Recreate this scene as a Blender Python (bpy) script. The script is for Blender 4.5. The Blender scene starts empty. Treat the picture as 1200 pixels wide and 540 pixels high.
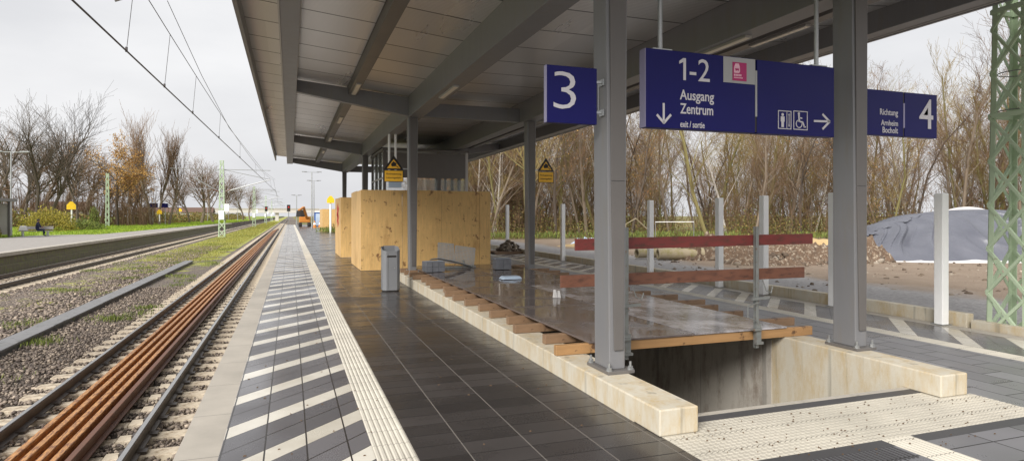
import bpy, math, random
import numpy as np
from mathutils import Vector, Matrix
PI = math.pi
rng = random.Random(7)
nr = np.random.RandomState(5)
scene = bpy.context.scene
COL = scene.collection

# ------------------------------------------------------------------ camera model (to measure points of the photo)
F = 728.0; YAW = math.atan(260 / F); CC, SS = math.cos(YAW), math.sin(YAW); EYE = 1.68; HZ = 252.5
def at(x, y, Y):
    t = (x - 600) / F; X = Y * (SS + t * CC) / (CC - t * SS); d = X * SS + Y * CC
    return X, EYE - (y - HZ) / F * d

# ------------------------------------------------------------------ mesh builder
class MB:
    def __init__(s): s.v = []; s.f = []
    def add(s, vs, fs):
        n = len(s.v); s.v += [tuple(v) for v in vs]; s.f += [tuple(i + n for i in f) for f in fs]; return s
    def box(s, x0, x1, y0, y1, z0, z1):
        return s.add([(x0,y0,z0),(x1,y0,z0),(x1,y1,z0),(x0,y1,z0),(x0,y0,z1),(x1,y0,z1),(x1,y1,z1),(x0,y1,z1)],
                     [(0,3,2,1),(4,5,6,7),(0,1,5,4),(1,2,6,5),(2,3,7,6),(3,0,4,7)])
    def taper(s, b, t):      # b,t = (x0,x1,y0,y1,z)
        return s.add([(b[0],b[2],b[4]),(b[1],b[2],b[4]),(b[1],b[3],b[4]),(b[0],b[3],b[4]),
                      (t[0],t[2],t[4]),(t[1],t[2],t[4]),(t[1],t[3],t[4]),(t[0],t[3],t[4])],
                     [(0,3,2,1),(4,5,6,7),(0,1,5,4),(1,2,6,5),(2,3,7,6),(3,0,4,7)])
    def bar(s, a, b, w, h=None, up=(0,0,1)):
        h = h or w; a = Vector(a); b = Vector(b); d = (b - a).normalized(); u = Vector(up)
        if abs(d.dot(u)) > .95: u = Vector((1,0,0))
        r = d.cross(u).normalized() * (w/2); u = r.cross(d).normalized() * (h/2)
        vs = [a-r-u, a+r-u, a+r+u, a-r+u, b-r-u, b+r-u, b+r+u, b-r+u]
        return s.add(vs, [(0,1,2,3),(7,6,5,4),(0,4,5,1),(1,5,6,2),(2,6,7,3),(3,7,4,0)])
    def tube(s, pts, rad, n=6, caps=True):
        pts = [Vector(p) for p in pts]
        if not hasattr(rad, '__len__'): rad = [rad] * len(pts)
        vs = []; fs = []; ref = None
        for i, p in enumerate(pts):
            d = (pts[min(i+1, len(pts)-1)] - pts[max(i-1, 0)])
            d = d.normalized() if d.length > 1e-9 else Vector((0,0,1))
            if ref is None: ref = Vector((1,0,0)) if abs(d.x) < .8 else Vector((0,1,0))
            a = (ref - d * ref.dot(d)).normalized(); ref = a; b = d.cross(a)
            for k in range(n):
                t = 2*PI*k/n; vs.append(p + (a*math.cos(t) + b*math.sin(t)) * rad[i])
        for i in range(len(pts)-1):
            for k in range(n):
                k2 = (k+1) % n; fs.append((i*n+k, i*n+k2, (i+1)*n+k2, (i+1)*n+k))
        if caps and n > 2: fs.append(tuple(reversed(range(n)))); fs.append(tuple(range((len(pts)-1)*n, len(pts)*n)))
        return s.add(vs, fs)
    def prism(s, poly, a, b, axis='y'):     # poly in the two other axes
        n = len(poly); vs = []
        for t in (a, b):
            for (p, q) in poly:
                vs.append((p, t, q) if axis == 'y' else ((t, p, q) if axis == 'x' else (p, q, t)))
        fs = [tuple(range(n)), tuple(reversed(range(n, 2*n)))]
        for k in range(n): fs.append((k, n+k, n+(k+1) % n, (k+1) % n))
        return s.add(vs, fs)
    def build(s, name, m, parent=None, bevel=0, smooth=False, org=None):
        me = bpy.data.meshes.new(name)
        base = Vector(ORG[parent.name]) if parent else Vector(org or (0,0,0))
        me.from_pydata([tuple(Vector(v) - base) for v in s.v], [], s.f)
        return link(name, me, m, parent, base, bevel, smooth, org)
ORG = {}
def link(name, me, m, parent=None, base=Vector((0,0,0)), bevel=0, smooth=False, org=None):
    me.materials.append(m)
    import bmesh
    if len(me.polygons) < 60000:
        b = bmesh.new(); b.from_mesh(me); bmesh.ops.recalc_face_normals(b, faces=b.faces); b.to_mesh(me); b.free()
    if smooth: me.polygons.foreach_set('use_smooth', [True]*len(me.polygons))
    o = bpy.data.objects.new(name, me); COL.objects.link(o)
    if parent: o.parent = parent
    elif org: o.location = org
    ORG[o.name] = tuple(base)
    if bevel:
        md = o.modifiers.new('bevel', 'BEVEL'); md.width = bevel; md.segments = 2; md.limit_method = 'ANGLE'
    return o
def npmesh(name, V, Fc, m, parent=None, org=None):     # V (n,3), Fc (k,c)
    me = bpy.data.meshes.new(name); c = Fc.shape[1]
    base = Vector(ORG[parent.name]) if parent else Vector(org or (0,0,0))
    V = V - np.array(base)
    me.vertices.add(len(V)); me.vertices.foreach_set('co', V.astype(np.float32).ravel())
    me.loops.add(Fc.size); me.loops.foreach_set('vertex_index', Fc.astype(np.int32).ravel())
    me.polygons.add(len(Fc)); me.polygons.foreach_set('loop_start', (np.arange(len(Fc))*c).astype(np.int32))
    me.polygons.foreach_set('loop_total', np.full(len(Fc), c, np.int32)); me.update(calc_edges=True); me.validate()
    me.materials.append(m); o = bpy.data.objects.new(name, me); COL.objects.link(o)
    if parent: o.parent = parent
    elif org: o.location = org
    ORG[o.name] = tuple(base); return o
def tag(o, label=None, cat=None, group=None, kind=None):
    if label: o['label'] = label
    if cat: o['category'] = cat
    if group: o['group'] = group
    if kind: o['kind'] = kind
    return o
def thing(name, label, cat, loc, group=None):
    o = bpy.data.objects.new(name, None); COL.objects.link(o); o.location = loc; o.empty_display_size = .3
    ORG[o.name] = tuple(loc); return tag(o, label, cat, group)
def copy_tree(o, parent=None):
    c = o.copy(); COL.objects.link(c)
    if parent: c.parent = parent
    ORG[c.name] = ORG[o.name]
    for ch in list(o.children): copy_tree(ch, c)
    return c

# ------------------------------------------------------------------ materials
class N:
    def __init__(s, name):
        s.m = bpy.data.materials.new(name); s.m.use_nodes = True; s.t = s.m.node_tree
        s.b = s.t.nodes['Principled BSDF']; s.out = s.t.nodes['Material Output']
        s.tc = s.t.nodes.new('ShaderNodeTexCoord'); s.co = s.tc.outputs['Object']
    def n(s, typ, **k):
        x = s.t.nodes.new(typ)
        for a, v in k.items():
            if a.startswith('_'): x.inputs[a[1:].replace('_', ' ')].default_value = v
            else: setattr(x, a, v)
        return x
    def L(s, a, b): s.t.links.new(a, b)
    def math(s, op, a, b=0.0, c=None):
        x = s.n('ShaderNodeMath', operation=op)
        for i, v in enumerate((a, b, c)):
            if v is None: continue
            if isinstance(v, (int, float)): x.inputs[i].default_value = v
            else: s.L(v, x.inputs[i])
        return x.outputs[0]
    def xyz(s):
        x = s.n('ShaderNodeSeparateXYZ'); s.L(s.co, x.inputs[0]); return x.outputs
    def noise(s, scale, detail=4, vec=None, sx=(1,1,1), rough=.5):
        mp = s.n('ShaderNodeMapping'); mp.inputs['Scale'].default_value = sx; s.L(vec or s.co, mp.inputs[0])
        x = s.n('ShaderNodeTexNoise'); x.inputs['Scale'].default_value = scale; x.inputs['Detail'].default_value = detail
        x.inputs['Roughness'].default_value = rough; s.L(mp.outputs[0], x.inputs['Vector']); return x.outputs['Fac']
    def ramp(s, fac, stops):
        x = s.n('ShaderNodeValToRGB'); e = x.color_ramp.elements
        while len(e) < len(stops): e.new(.5)
        for i, (p, c) in enumerate(stops):
            e[i].position = p; e[i].color = (*c, 1) if hasattr(c, '__len__') else (c, c, c, 1)
        s.L(fac, x.inputs[0]); return x.outputs[0]
    def mix(s, fac, a, b, blend='MIX'):
        x = s.n('ShaderNodeMix', data_type='RGBA', blend_type=blend)
        if isinstance(fac, (int, float)): x.inputs[0].default_value = fac
        else: s.L(fac, x.inputs[0])
        for i, v in ((6, a), (7, b)):
            if hasattr(v, '__len__'): x.inputs[i].default_value = (*v, 1)
            else: s.L(v, x.inputs[i])
        return x.outputs[2]
    def set(s, col=None, rough=None, metal=None, bump=None, bs=.3, dist=.01, spec=None):
        for v, k in ((col, 'Base Color'), (rough, 'Roughness'), (metal, 'Metallic'), (spec, 'Specular IOR Level')):
            if v is None: continue
            if hasattr(v, '__len__'): s.b.inputs[k].default_value = (*v, 1)
            elif isinstance(v, (int, float)): s.b.inputs[k].default_value = v
            else: s.L(v, s.b.inputs[k])
        if bump is not None:
            x = s.n('ShaderNodeBump'); x.inputs['Strength'].default_value = bs; x.inputs['Distance'].default_value = dist
            s.L(bump, x.inputs['Height']); s.L(x.outputs[0], s.b.inputs['Normal'])
        return s.m
def mul(c, k): return tuple(min(1, v*k) for v in c)
def simple(name, c, rough=.6, metal=0, var=.18, scale=2.5, bump=.15, bscale=40, c2=None, t=(.45,.6), dist=.004, sx=(1,1,1), rv=.1):
    q = N(name); f = q.noise(scale, 5, sx=sx)
    col = q.mix(f, mul(c, 1-var), mul(c, 1+var))
    if c2:
        g = q.noise(scale*1.7, 6, sx=sx, rough=.65); g = q.ramp(g, [(t[0], 0.), (t[1], 1.)]); col = q.mix(g, col, c2)
    r = q.math('MULTIPLY_ADD', f, rv*2, rough-rv)
    return q.set(col, r, metal, q.noise(bscale, 4, sx=sx) if bump else None, bump, dist)

def joint(q, coord, size, off, w):      # 1 in the joint
    f = q.math('FRACT', q.math('DIVIDE', q.math('SUBTRACT', coord, off), size))
    f = q.math('ABSOLUTE', q.math('SUBTRACT', f, .5))
    return q.math('GREATER_THAN', f, .5 - w/size/2)
def cell(q, coord, size, off): return q.math('FLOOR', q.math('DIVIDE', q.math('SUBTRACT', coord, off), size))
def rnd(q, a, b):
    c = q.n('ShaderNodeCombineXYZ'); q.L(a, c.inputs[0]); q.L(b, c.inputs[1])
    w = q.n('ShaderNodeTexWhiteNoise', noise_dimensions='3D'); q.L(c.outputs[0], w.inputs[0]); return w.outputs[0]

def dark_paving(name, sx, ox, sy, oy, off, base, jx, jy, wet=.5, wx=.012, wy=.012):
    q = N(name); X, Y, Z = q.xyz()
    row = cell(q, X, sx, ox)
    Ys = q.math('ADD', Y, q.math('MULTIPLY', q.math('MODULO', row, 2.0), off))
    jX = joint(q, X, sx, ox, wx); jY = joint(q, Ys, sy, oy, wy)
    r = rnd(q, row, cell(q, Ys, sy, oy))
    col = q.mix(r, mul(base, .66), mul(base, 1.45))
    fine = q.noise(90, 3); col = q.mix(q.math('MULTIPLY', fine, .5), col, mul(base, 1.8))
    big = q.noise(.9, 5); w = q.ramp(big, [(wet-.1, 1.), (wet+.14, 0.)])
    col = q.mix(q.math('MULTIPLY', w, .35), col, mul(base, .5))
    col = q.mix(jY, col, jy); col = q.mix(jX, col, jx)
    J = q.math('MAXIMUM', jX, jY)
    rough = q.math('ADD', q.math('MULTIPLY', w, -.22), q.math('MULTIPLY_ADD', fine, .16, .32))
    rough = q.math('ADD', rough, q.math('MULTIPLY', r, .1))
    rough = q.math('MAXIMUM', rough, q.math('MULTIPLY', J, .6))
    h = q.math('ADD', q.math('MULTIPLY', J, -1.0), q.math('ADD', q.math('MULTIPLY', fine, .25), q.math('MULTIPLY', r, .3)))
    return q.set(col, rough, 0, h, .35, .004)

def striped_paving(name, v0, col0, colw, x0):
    q = N(name); X, Y, Z = q.xyz(); v = q.math('SUBTRACT', Y, X)
    per = .885
    fr = q.math('FRACT', q.math('DIVIDE', q.math('SUBTRACT', v, v0), per))
    white = q.math('LESS_THAN', fr, .315)
    jd = q.math('LESS_THAN', q.math('ABSOLUTE', q.math('SUBTRACT', fr, .66)), .010)
    je = q.math('LESS_THAN', q.math('ABSOLUTE', q.math('SUBTRACT', fr, .315)), .005)
    je2 = q.math('LESS_THAN', fr, .009)
    jx = joint(q, X, colw, x0, .012)
    J = q.math('MAXIMUM', q.math('MAXIMUM', jd, jx), q.math('MAXIMUM', je, je2))
    r = rnd(q, cell(q, X, colw, x0), q.math('FLOOR', q.math('DIVIDE', q.math('SUBTRACT', v, v0), per)))
    fine = q.noise(110, 3); dirt = q.noise(1.6, 6, rough=.65)
    dk = q.mix(r, (.085,.081,.089), (.145,.138,.148)); wh = q.mix(r, (.58,.55,.48), (.76,.73,.65))
    wh = q.mix(q.ramp(dirt, [(.35, 0.), (.7, .6)]), wh, (.36,.32,.25))
    dk = q.mix(q.math('MULTIPLY', fine, .45), dk, (.14,.14,.14))
    col = q.mix(white, dk, wh); col = q.mix(J, col, (.03,.027,.025))
    w = q.ramp(q.noise(.8, 5), [(.4, 1.), (.62, 0.)])
    rough = q.math('ADD', q.math('MULTIPLY', w, -.18), q.math('MULTIPLY_ADD', fine, .15, .29))
    return q.set(col, rough, 0, q.math('ADD', q.math('MULTIPLY', J, -1.), q.math('MULTIPLY', fine, .2)), .3, .003)

def pale_stone(name, c, jsize=0, jy0=0, ribs=0, leaf=True):
    q = N(name); X, Y, Z = q.xyz()
    f = q.noise(1.3, 6, rough=.65); fine = q.noise(140, 2)
    col = q.mix(q.ramp(f, [(.3, 0.), (.75, 1.)]), mul(c, 1.05), mul(c, .72))
    col = q.mix(q.math('MULTIPLY', fine, .3), col, mul(c, .6))
    h = fine
    if jsize:
        j = joint(q, Y, jsize, jy0, .008); col = q.mix(j, col, mul(c, .35)); h = q.math('SUBTRACT', h, q.math('MULTIPLY', j, 2.0))
    if ribs:
        s = q.math('SINE', q.math('MULTIPLY', Y, 2*PI/ribs)); h = q.math('MULTIPLY_ADD', s, .8, h)
    return q.set(col, .55, 0, h, .3, .004)

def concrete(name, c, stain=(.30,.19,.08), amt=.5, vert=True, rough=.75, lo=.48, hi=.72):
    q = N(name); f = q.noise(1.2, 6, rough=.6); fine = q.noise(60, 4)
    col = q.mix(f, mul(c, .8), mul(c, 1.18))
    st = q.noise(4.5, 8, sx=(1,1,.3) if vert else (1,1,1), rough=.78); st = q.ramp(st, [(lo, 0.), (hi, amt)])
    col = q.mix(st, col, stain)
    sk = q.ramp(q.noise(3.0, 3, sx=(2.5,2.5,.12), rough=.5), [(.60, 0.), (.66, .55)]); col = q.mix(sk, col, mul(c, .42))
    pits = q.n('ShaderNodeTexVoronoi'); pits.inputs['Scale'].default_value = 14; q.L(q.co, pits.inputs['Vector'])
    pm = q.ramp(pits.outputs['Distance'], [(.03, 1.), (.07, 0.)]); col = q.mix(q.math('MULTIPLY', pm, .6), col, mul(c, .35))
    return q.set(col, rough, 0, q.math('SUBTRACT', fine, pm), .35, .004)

def wood(name, c, dark, grain=(2,30,30), sc=1.2, knots=True, rough=.6, wet=False):
    q = N(name); g = q.noise(sc, 6, sx=grain, rough=.6); f = q.noise(1.1, 4)
    col = q.mix(q.ramp(g, [(.3, 0.), (.7, 1.)]), mul(c, .82), mul(c, 1.12)); col = q.mix(q.math('MULTIPLY', q.ramp(f, [(.35, 0.), (.7, 1.)]), .45), col, mul(c, .66))
    if knots:
        k = q.ramp(q.noise(3.6, 5, rough=.72), [(.585, 0.), (.64, .9)]); col = q.mix(k, col, dark)
    if name.startswith('ply'):
        oi = q.n('ShaderNodeObjectInfo'); col = q.mix(q.math('MULTIPLY', oi.outputs['Random'], .35), col, mul(c, .55))
        st = q.ramp(q.noise(1.4, 6, sx=(1.5,1.5,.6), rough=.7), [(.52, 0.), (.66, .45)]); col = q.mix(st, col, (.34,.17,.05))
    return q.set(col, rough, 0, g, .2, .003)

M = {}
M['paint_steel'] = simple('grey_steel_paint', (.20,.20,.207), .42, .1, var=.10, bump=.05, bscale=60, c2=(.20,.185,.17), t=(.5,.8), sx=(2,2,.3))
M['paint_dark'] = simple('dark_steel_paint', (.135,.125,.118), .45, .1, var=.12, bump=.05)
M['paint_light'] = simple('light_trim', (.42,.40,.38), .4, .3, var=.08, bump=0)
M['galv'] = simple('galvanised_steel', (.42,.43,.43), .38, .8, var=.25, scale=8, bump=.08)
M['galv_old'] = simple('weathered_galvanised_steel', (.24,.25,.24), .55, .4, var=.3, scale=9, bump=.2, c2=(.20,.11,.06), t=(.55,.7))
M['edge'] = pale_stone('platform_edge_stone', (.47,.43,.37), .995, .8, ribs=.02)
M['rib'] = pale_stone('ribbed_guide_stone', (.66,.62,.53), .3, .1)
M['field'] = pale_stone('studded_field_stone', (.52,.485,.41), .3, .07)
M['stripeL'] = striped_paving('striped_paving', 5.57, 0, .2875, -.172)
M['stripeR'] = striped_paving('striped_paving_far_side', -2.0, 0, .51, 8.25)
M['paveD'] = dark_paving('dark_wet_paving', .467, .26, .235, 0, 0, (.042,.038,.037), (.15,.135,.12), (.016,.014,.013), .56, .009)
M['paveG'] = dark_paving('grey_block_paving', .31, .1, .62, .2, .31, (.15,.148,.155), (.03,.028,.026), (.03,.028,.026), .42)
M['paveS'] = dark_paving('front_block_paving', .467, .26, .31, .05, 0, (.12,.118,.125), (.02,.018,.017), (.02,.018,.017), .45)
M['strip'] = simple('dark_border_stone', (.055,.054,.056), .5, var=.2, bump=.2)
M['conc'] = concrete('raw_yellowish_concrete', (.54,.50,.41), (.44,.31,.13), .7, lo=.44, hi=.66)
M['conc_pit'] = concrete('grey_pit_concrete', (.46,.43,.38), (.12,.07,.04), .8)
M['conc_plain'] = concrete('plain_concrete', (.40,.37,.32), (.2,.18,.12), .5)
M['conc_moss'] = concrete('mossy_concrete', (.15,.13,.09), (.21,.26,.03), 1.0, vert=False)
M['asph'] = simple('platform_asphalt', (.30,.28,.26), .8, var=.15, bump=.2, c2=(.22,.2,.17), t=(.5,.7))
M['white_post'] = simple('white_post_paint', (.93,.93,.92), .5, var=.06, bump=.03)
M['ply'] = wood('plywood', (.74,.47,.18), (.14,.05,.02), grain=(8,8,.8), sc=2.5)
M['ply_edge'] = wood('plywood_side', (.76,.50,.22), (.2,.1,.04), grain=(8,8,.8), sc=2.5, knots=False)
M['joist'] = wood('wet_timber', (.25,.155,.09), (.07,.035,.02), grain=(1.5,14,14), sc=1.5, rough=.5)
M['beam_wood'] = wood('orange_timber', (.40,.225,.095), (.08,.04,.02), grain=(1.5,14,14), sc=1.5, rough=.5)
M['red_board'] = simple('worn_red_board_paint', (.17,.028,.024), .5, var=.3, scale=4, bump=.3, c2=(.09,.03,.02), t=(.5,.65), sx=(1,1,3))
M['brown_board'] = simple('worn_brown_board_paint', (.16,.065,.038), .55, var=.3, scale=4, bump=.3, c2=(.085,.035,.022), t=(.5,.65), sx=(1,1,3))
M['blue'] = simple('navy_sign_enamel', (.006,.006,.105), .42, var=.05, bump=0)
M['blue'].node_tree.nodes['Principled BSDF'].inputs['Specular IOR Level'].default_value = .22
M['sign_edge'] = simple('sign_strip_violet', (.30,.28,.42), .4, .2, var=.05, bump=0)
M['sign_grey'] = simple('sign_panel_grey', (.38,.38,.38), .5, var=.04, bump=0)
M['letter'] = simple('white_lettering', (.62,.60,.63), .5, var=.02, bump=0)
M['magenta'] = simple('magenta_enamel', (.42,.005,.12), .4, var=.03, bump=0)
M['pinkish'] = simple('pale_pink_print', (.85,.5,.6), .5, var=.03, bump=0)
M['yellow'] = simple('warning_yellow', (.95,.52,.03), .45, var=.06, bump=0)
M['yellow2'] = simple('sign_yellow', (.85,.55,.02), .45, var=.06, bump=0)
M['black'] = simple('black_paint', (.02,.016,.014), .5, var=.1, bump=0)
M['bin'] = simple('bin_grey_paint', (.22,.225,.235), .45, .3, var=.08, bump=.05)
M['green_steel'] = simple('pale_green_mast_paint', (.44,.54,.38), .6, 0, var=.12, scale=6, bump=.2, c2=(.20,.17,.10), t=(.62,.75))
M['rail'] = simple('dark_steel_rail', (.085,.07,.06), .42, .5, var=.3, scale=5, bump=.2)
M['rail_top'] = simple('polished_rail_head', (.42,.41,.40), .25, .9, var=.2, scale=4, bump=0)
M['rust'] = simple('rusty_rail', (.50,.25,.09), .5, .2, var=.45, scale=9, bump=.35, c2=(.20,.085,.04), t=(.46,.6), sx=(3,.5,3))
M['rust_dark'] = simple('dark_rusty_rail', (.16,.07,.04), .5, .3, var=.3, scale=6, bump=.3)
M['sleeper'] = simple('sleeper_concrete', (.50,.43,.33), .8, var=.3, scale=5, bump=.3, c2=(.22,.16,.10), t=(.5,.68))
M['trough'] = concrete('cable_trough_concrete', (.20,.20,.205), (.12,.12,.10), .5, vert=False)
M['wire'] = simple('overhead_wire', (.09,.08,.08), .5, .5, var=.1, bump=0)
M['insul'] = simple('brown_insulator', (.12,.05,.03), .3, var=.1, bump=0)
M['paver'] = simple('grey_paver_stack', (.13,.135,.15), .6, var=.4, scale=9, bump=.3)
M['plastic'] = simple('pale_blue_plastic', (.45,.55,.68), .3, var=.2, bump=0)
M['soil'] = simple('dark_rubble_soil', (.13,.085,.055), .9, var=.5, scale=5, bump=.8, bscale=12, c2=(.34,.28,.21), t=(.52,.62), dist=.05)
M['sand'] = simple('ochre_sand', (.42,.30,.15), .9, var=.2, bump=.4)
M['tarp_white'] = simple('white_tarp', (.70,.68,.66), .5, var=.1, bump=.1)
M['pipe'] = simple('old_concrete_pipe', (.36,.30,.20), .8, var=.25, bump=.3, c2=(.25,.22,.06), t=(.5,.7))
M['skin'] = simple('skin', (.45,.25,.17), .6, var=.05, bump=0)
M['navy_cloth'] = simple('navy_cloth', (.02,.025,.06), .9, var=.1, bump=.1)
M['orange'] = simple('machine_orange', (.50,.19,.03), .5, var=.1, bump=0)
M['redlamp'] = simple('red_enamel', (.6,.03,.02), .4, var=.05, bump=0)
M['bluecab'] = simple('blue_cabin_paint', (.03,.12,.4), .5, var=.08, bump=0)
M['house'] = simple('pale_render', (.55,.52,.48), .8, var=.08, bump=.1)
M['diff'] = simple('lamp_diffuser', (.72,.66,.55), .35, var=.05, bump=0)
def glass():
    q = N('tinted_glass'); q.b.inputs['Base Color'].default_value = (.45,.5,.48,1); q.b.inputs['Roughness'].default_value = .04
    q.b.inputs['Transmission Weight'].default_value = 0; q.b.inputs['Alpha'].default_value = .3; return q.m
M['glass'] = glass()
# soffit: pressed metal panels, joints every 1.05 m, fine ribs
def soffit(name, c):
    q = N(name); X, Y, Z = q.xyz()
    j = joint(q, Y, 1.05, .5, .034); rib = q.math('SINE', q.math('MULTIPLY', Y, 2*PI/.055))
    r = rnd(q, cell(q, Y, 1.05, .5), cell(q, X, 1.6, .0)); f = q.noise(1.2, 4, sx=(1.2,.25,1))
    col = q.mix(r, mul(c, .85), mul(c, 1.12)); col = q.mix(f, col, mul(c, .85))
    col = q.mix(q.math('MULTIPLY_ADD', rib, .2, .2), col, mul(c, .4)); col = q.mix(j, col, (.03,.025,.02))
    return q.set(col, q.math('MULTIPLY_ADD', f, .22, .20), .6, q.math('MULTIPLY_ADD', rib, .5, q.math('MULTIPLY', j, -2.0)), .4, .006)
M['soffit'] = soffit('ribbed_metal_soffit', (.80,.785,.78))
# wet film-faced panels of the deck
def deckmat():
    q = N('wet_formwork_panel'); X, Y, Z = q.xyz(); f = q.noise(1.1, 6, rough=.6); g = q.noise(5, 6, rough=.7); s = q.noise(14, 5, sx=(1,.3,1), rough=.7)
    col = q.mix(g, (.075,.058,.052), (.17,.14,.135)); col = q.mix(q.ramp(s, [(.55, 0.), (.75, .5)]), col, (.30,.28,.26))
    w = q.ramp(f, [(.45, 1.), (.58, 0.)])
    r = q.math('SUBTRACT', q.math('MULTIPLY_ADD', g, .26, .16), q.math('MULTIPLY', w, .3)); r = q.math('MAXIMUM', r, .03)
    return q.set(col, r, 0, q.math('MULTIPLY', q.math('SUBTRACT', 1.0, w), g), .25, .004, spec=.6)
M['deck'] = deckmat()
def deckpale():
    q = N('wet_panel_with_painted_sheen_and_residue'); f = q.noise(1.6, 6, rough=.6); g = q.noise(9, 6, rough=.75, sx=(1,.4,1)); col = q.mix(g, (.10,.085,.085), (.20,.18,.185))
    wm = q.ramp(q.math('ADD', f, q.math('MULTIPLY', g, .35)), [(.60, 0.), (.76, .75)]); col = q.mix(wm, col, (.60,.58,.61))  # white patches put sky reflection as well as residue into the colour
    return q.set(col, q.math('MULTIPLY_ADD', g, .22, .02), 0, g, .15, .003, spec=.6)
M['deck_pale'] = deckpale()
def tarpmat():
    q = N('grey_tarpaulin'); f = q.noise(1.3, 5, sx=(1,1,.4)); s = q.noise(1.6, 6, sx=(3,1,.5), rough=.6)
    col = q.mix(f, (.075,.079,.10), (.145,.15,.175)); return q.set(col, .42, 0, s, .5, .05)
M['tarp'] = tarpmat()
# terrain: track bed, grass, dirt and gravel by real position
def terrain_mat():
    q = N('ground'); X, Y, Z = q.xyz()
    vor = q.n('ShaderNodeTexVoronoi'); vor.inputs['Scale'].default_value = 16; q.L(q.co, vor.inputs['Vector'])
    bal = q.mix(vor.outputs['Color'], (.08,.065,.055), (.32,.26,.21)); bal = q.mix(q.math('MULTIPLY', q.noise(.4, 5), .5), bal, (.22,.18,.15))
    bal = q.mix(q.ramp(vor.outputs['Distance'], [(.3, 0.), (.7, .7)]), bal, (.03,.024,.02))
    gn = q.noise(.22, 7, rough=.65); fine = q.noise(8, 5, rough=.7)
    grass = q.mix(fine, (.08,.14,.015), (.27,.36,.04)); grass = q.mix(q.ramp(gn, [(.4, 0.), (.7, .7)]), grass, (.25,.25,.05))
    moss = q.mix(fine, (.17,.20,.03), (.40,.39,.07))
    # growth between the tracks, thicker further away
    fary = q.ramp(q.math('DIVIDE', Y, 120.0), [(.12, 0.), (.36, .17), (.75, .30)])
    mid = q.math('LESS_THAN', q.math('ABSOLUTE', q.math('ADD', X, 6.3)), 2.3)
    mk = q.ramp(q.math('ADD', q.noise(.5, 7, rough=.7), q.math('MULTIPLY', fary, mid)), [(.60, 0.), (.70, 1.)])
    bed = q.mix(mk, bal, moss)
    dirt = q.mix(q.noise(1.1, 7, rough=.65), (.17,.115,.075), (.40,.32,.24)); dirt = q.mix(q.math('MULTIPLY', fine, .5), dirt, (.14,.10,.07))
    grav = q.mix(vor.outputs['Color'], (.24,.23,.22), (.42,.40,.39)); grav = q.mix(q.math('MULTIPLY', q.noise(.5, 5), .6), grav, (.27,.26,.26))
    litter = q.mix(fine, (.12,.085,.03), (.30,.22,.07)); litter = q.mix(q.ramp(gn, [(.45, 0.), (.6, 1.)]), litter, (.09,.13,.03))
    wob = q.math('MULTIPLY_ADD', q.noise(.25, 5), 4.0, -2.0)
    Xw = q.math('ADD', X, wob)
    s1 = q.ramp(q.math('DIVIDE', q.math('SUBTRACT', Xw, 13.3), 1.0), [(0., 0.), (1., 1.)])
    # wood edge line from (12,95) to (45,20)
    e1 = q.math('SUBTRACT', q.math('ADD', q.math('MULTIPLY', X, .2), q.math('MULTIPLY', Y, .98)), 44.5)
    e2 = q.math('SUBTRACT', q.math('ADD', q.math('MULTIPLY', X, .95), q.math('MULTIPLY', Y, .30)), 48.0)
    e = q.math('ADD', q.math('MAXIMUM', e1, e2), wob)
    s2 = q.ramp(q.math('DIVIDE', e, 3.0), [(0., 0.), (1., 1.)])
    right = q.mix(s2, q.mix(s1, grav, dirt), litter)
    isL = q.math('LESS_THAN', X, -13.0); isR = q.math('GREATER_THAN', X, 3.0)
    col = q.mix(isL, bed, grass); col = q.mix(isR, col, right)
    h = q.math('ADD', q.math('MULTIPLY', vor.outputs['Distance'], -1.0), fine)
    return q.set(col, .85, 0, h, .8, .03)
M['terrain'] = terrain_mat()
def stonemat(name, a, b, c):
    q = N(name); g = q.n('ShaderNodeNewGeometry')
    f = g.outputs['Random Per Island']; col = q.ramp(f, [(0., a), (.5, b), (.9, c), (1., mul(c, 1.6))]); col = q.mix(q.noise(30, 3), mul2(q, col), col)
    return q.set(col, .8)
def mul2(q, col): return q.mix(.35, col, (.05,.04,.03))
M['stones'] = stonemat('ballast_stones', (.085,.066,.056), (.20,.158,.13), (.33,.27,.21))
M['chunks'] = stonemat('rubble_chunks', (.07,.045,.03), (.17,.125,.085), (.34,.29,.23))
def leafmat(name, stops, rough=.7, tr=.3):
    q = N(name); g = q.n('ShaderNodeNewGeometry'); f = q.math('ADD', q.math('MULTIPLY', g.outputs['Random Per Island'], .6), q.math('MULTIPLY', q.noise(.35, 4), .5))
    col = q.ramp(f, stops); q.set(col, rough)
    t = q.n('ShaderNodeBsdfTranslucent'); q.L(col, t.inputs[0]); m = q.n('ShaderNodeMixShader'); m.inputs[0].default_value = tr
    q.L(q.b.outputs[0], m.inputs[1]); q.L(t.outputs[0], m.inputs[2]); q.L(m.outputs[0], q.out.inputs[0]); return q.m
M['under'] = leafmat('undergrowth_leaves', [(.2,(.12,.07,.03)),(.42,(.20,.15,.06)),(.53,(.12,.17,.035)),(.7,(.30,.24,.07)),(.85,(.30,.17,.06))])
M['brown_leaf'] = leafmat('autumn_leaves', [(.2,(.20,.09,.03)),(.5,(.42,.19,.05)),(.8,(.52,.30,.09))])
M['orange_leaf'] = leafmat('orange_leaves', [(.2,(.32,.15,.05)),(.5,(.50,.27,.07)),(.8,(.60,.40,.14))])
M['yellow_bush'] = leafmat('yellow_green_leaves', [(.2,(.14,.14,.02)),(.5,(.34,.30,.05)),(.8,(.45,.36,.06))])
M['green_leaf'] = leafmat('green_leaves', [(.2,(.07,.10,.02)),(.5,(.15,.20,.04)),(.8,(.27,.30,.07))])
M['grass_blade'] = leafmat('grass_blades', [(.2,(.12,.20,.015)),(.5,(.25,.38,.03)),(.8,(.38,.46,.05))])
M['dry_leaf'] = simple('fallen_leaf', (.10,.06,.03), .7, var=.4, scale=20, bump=0)
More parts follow.
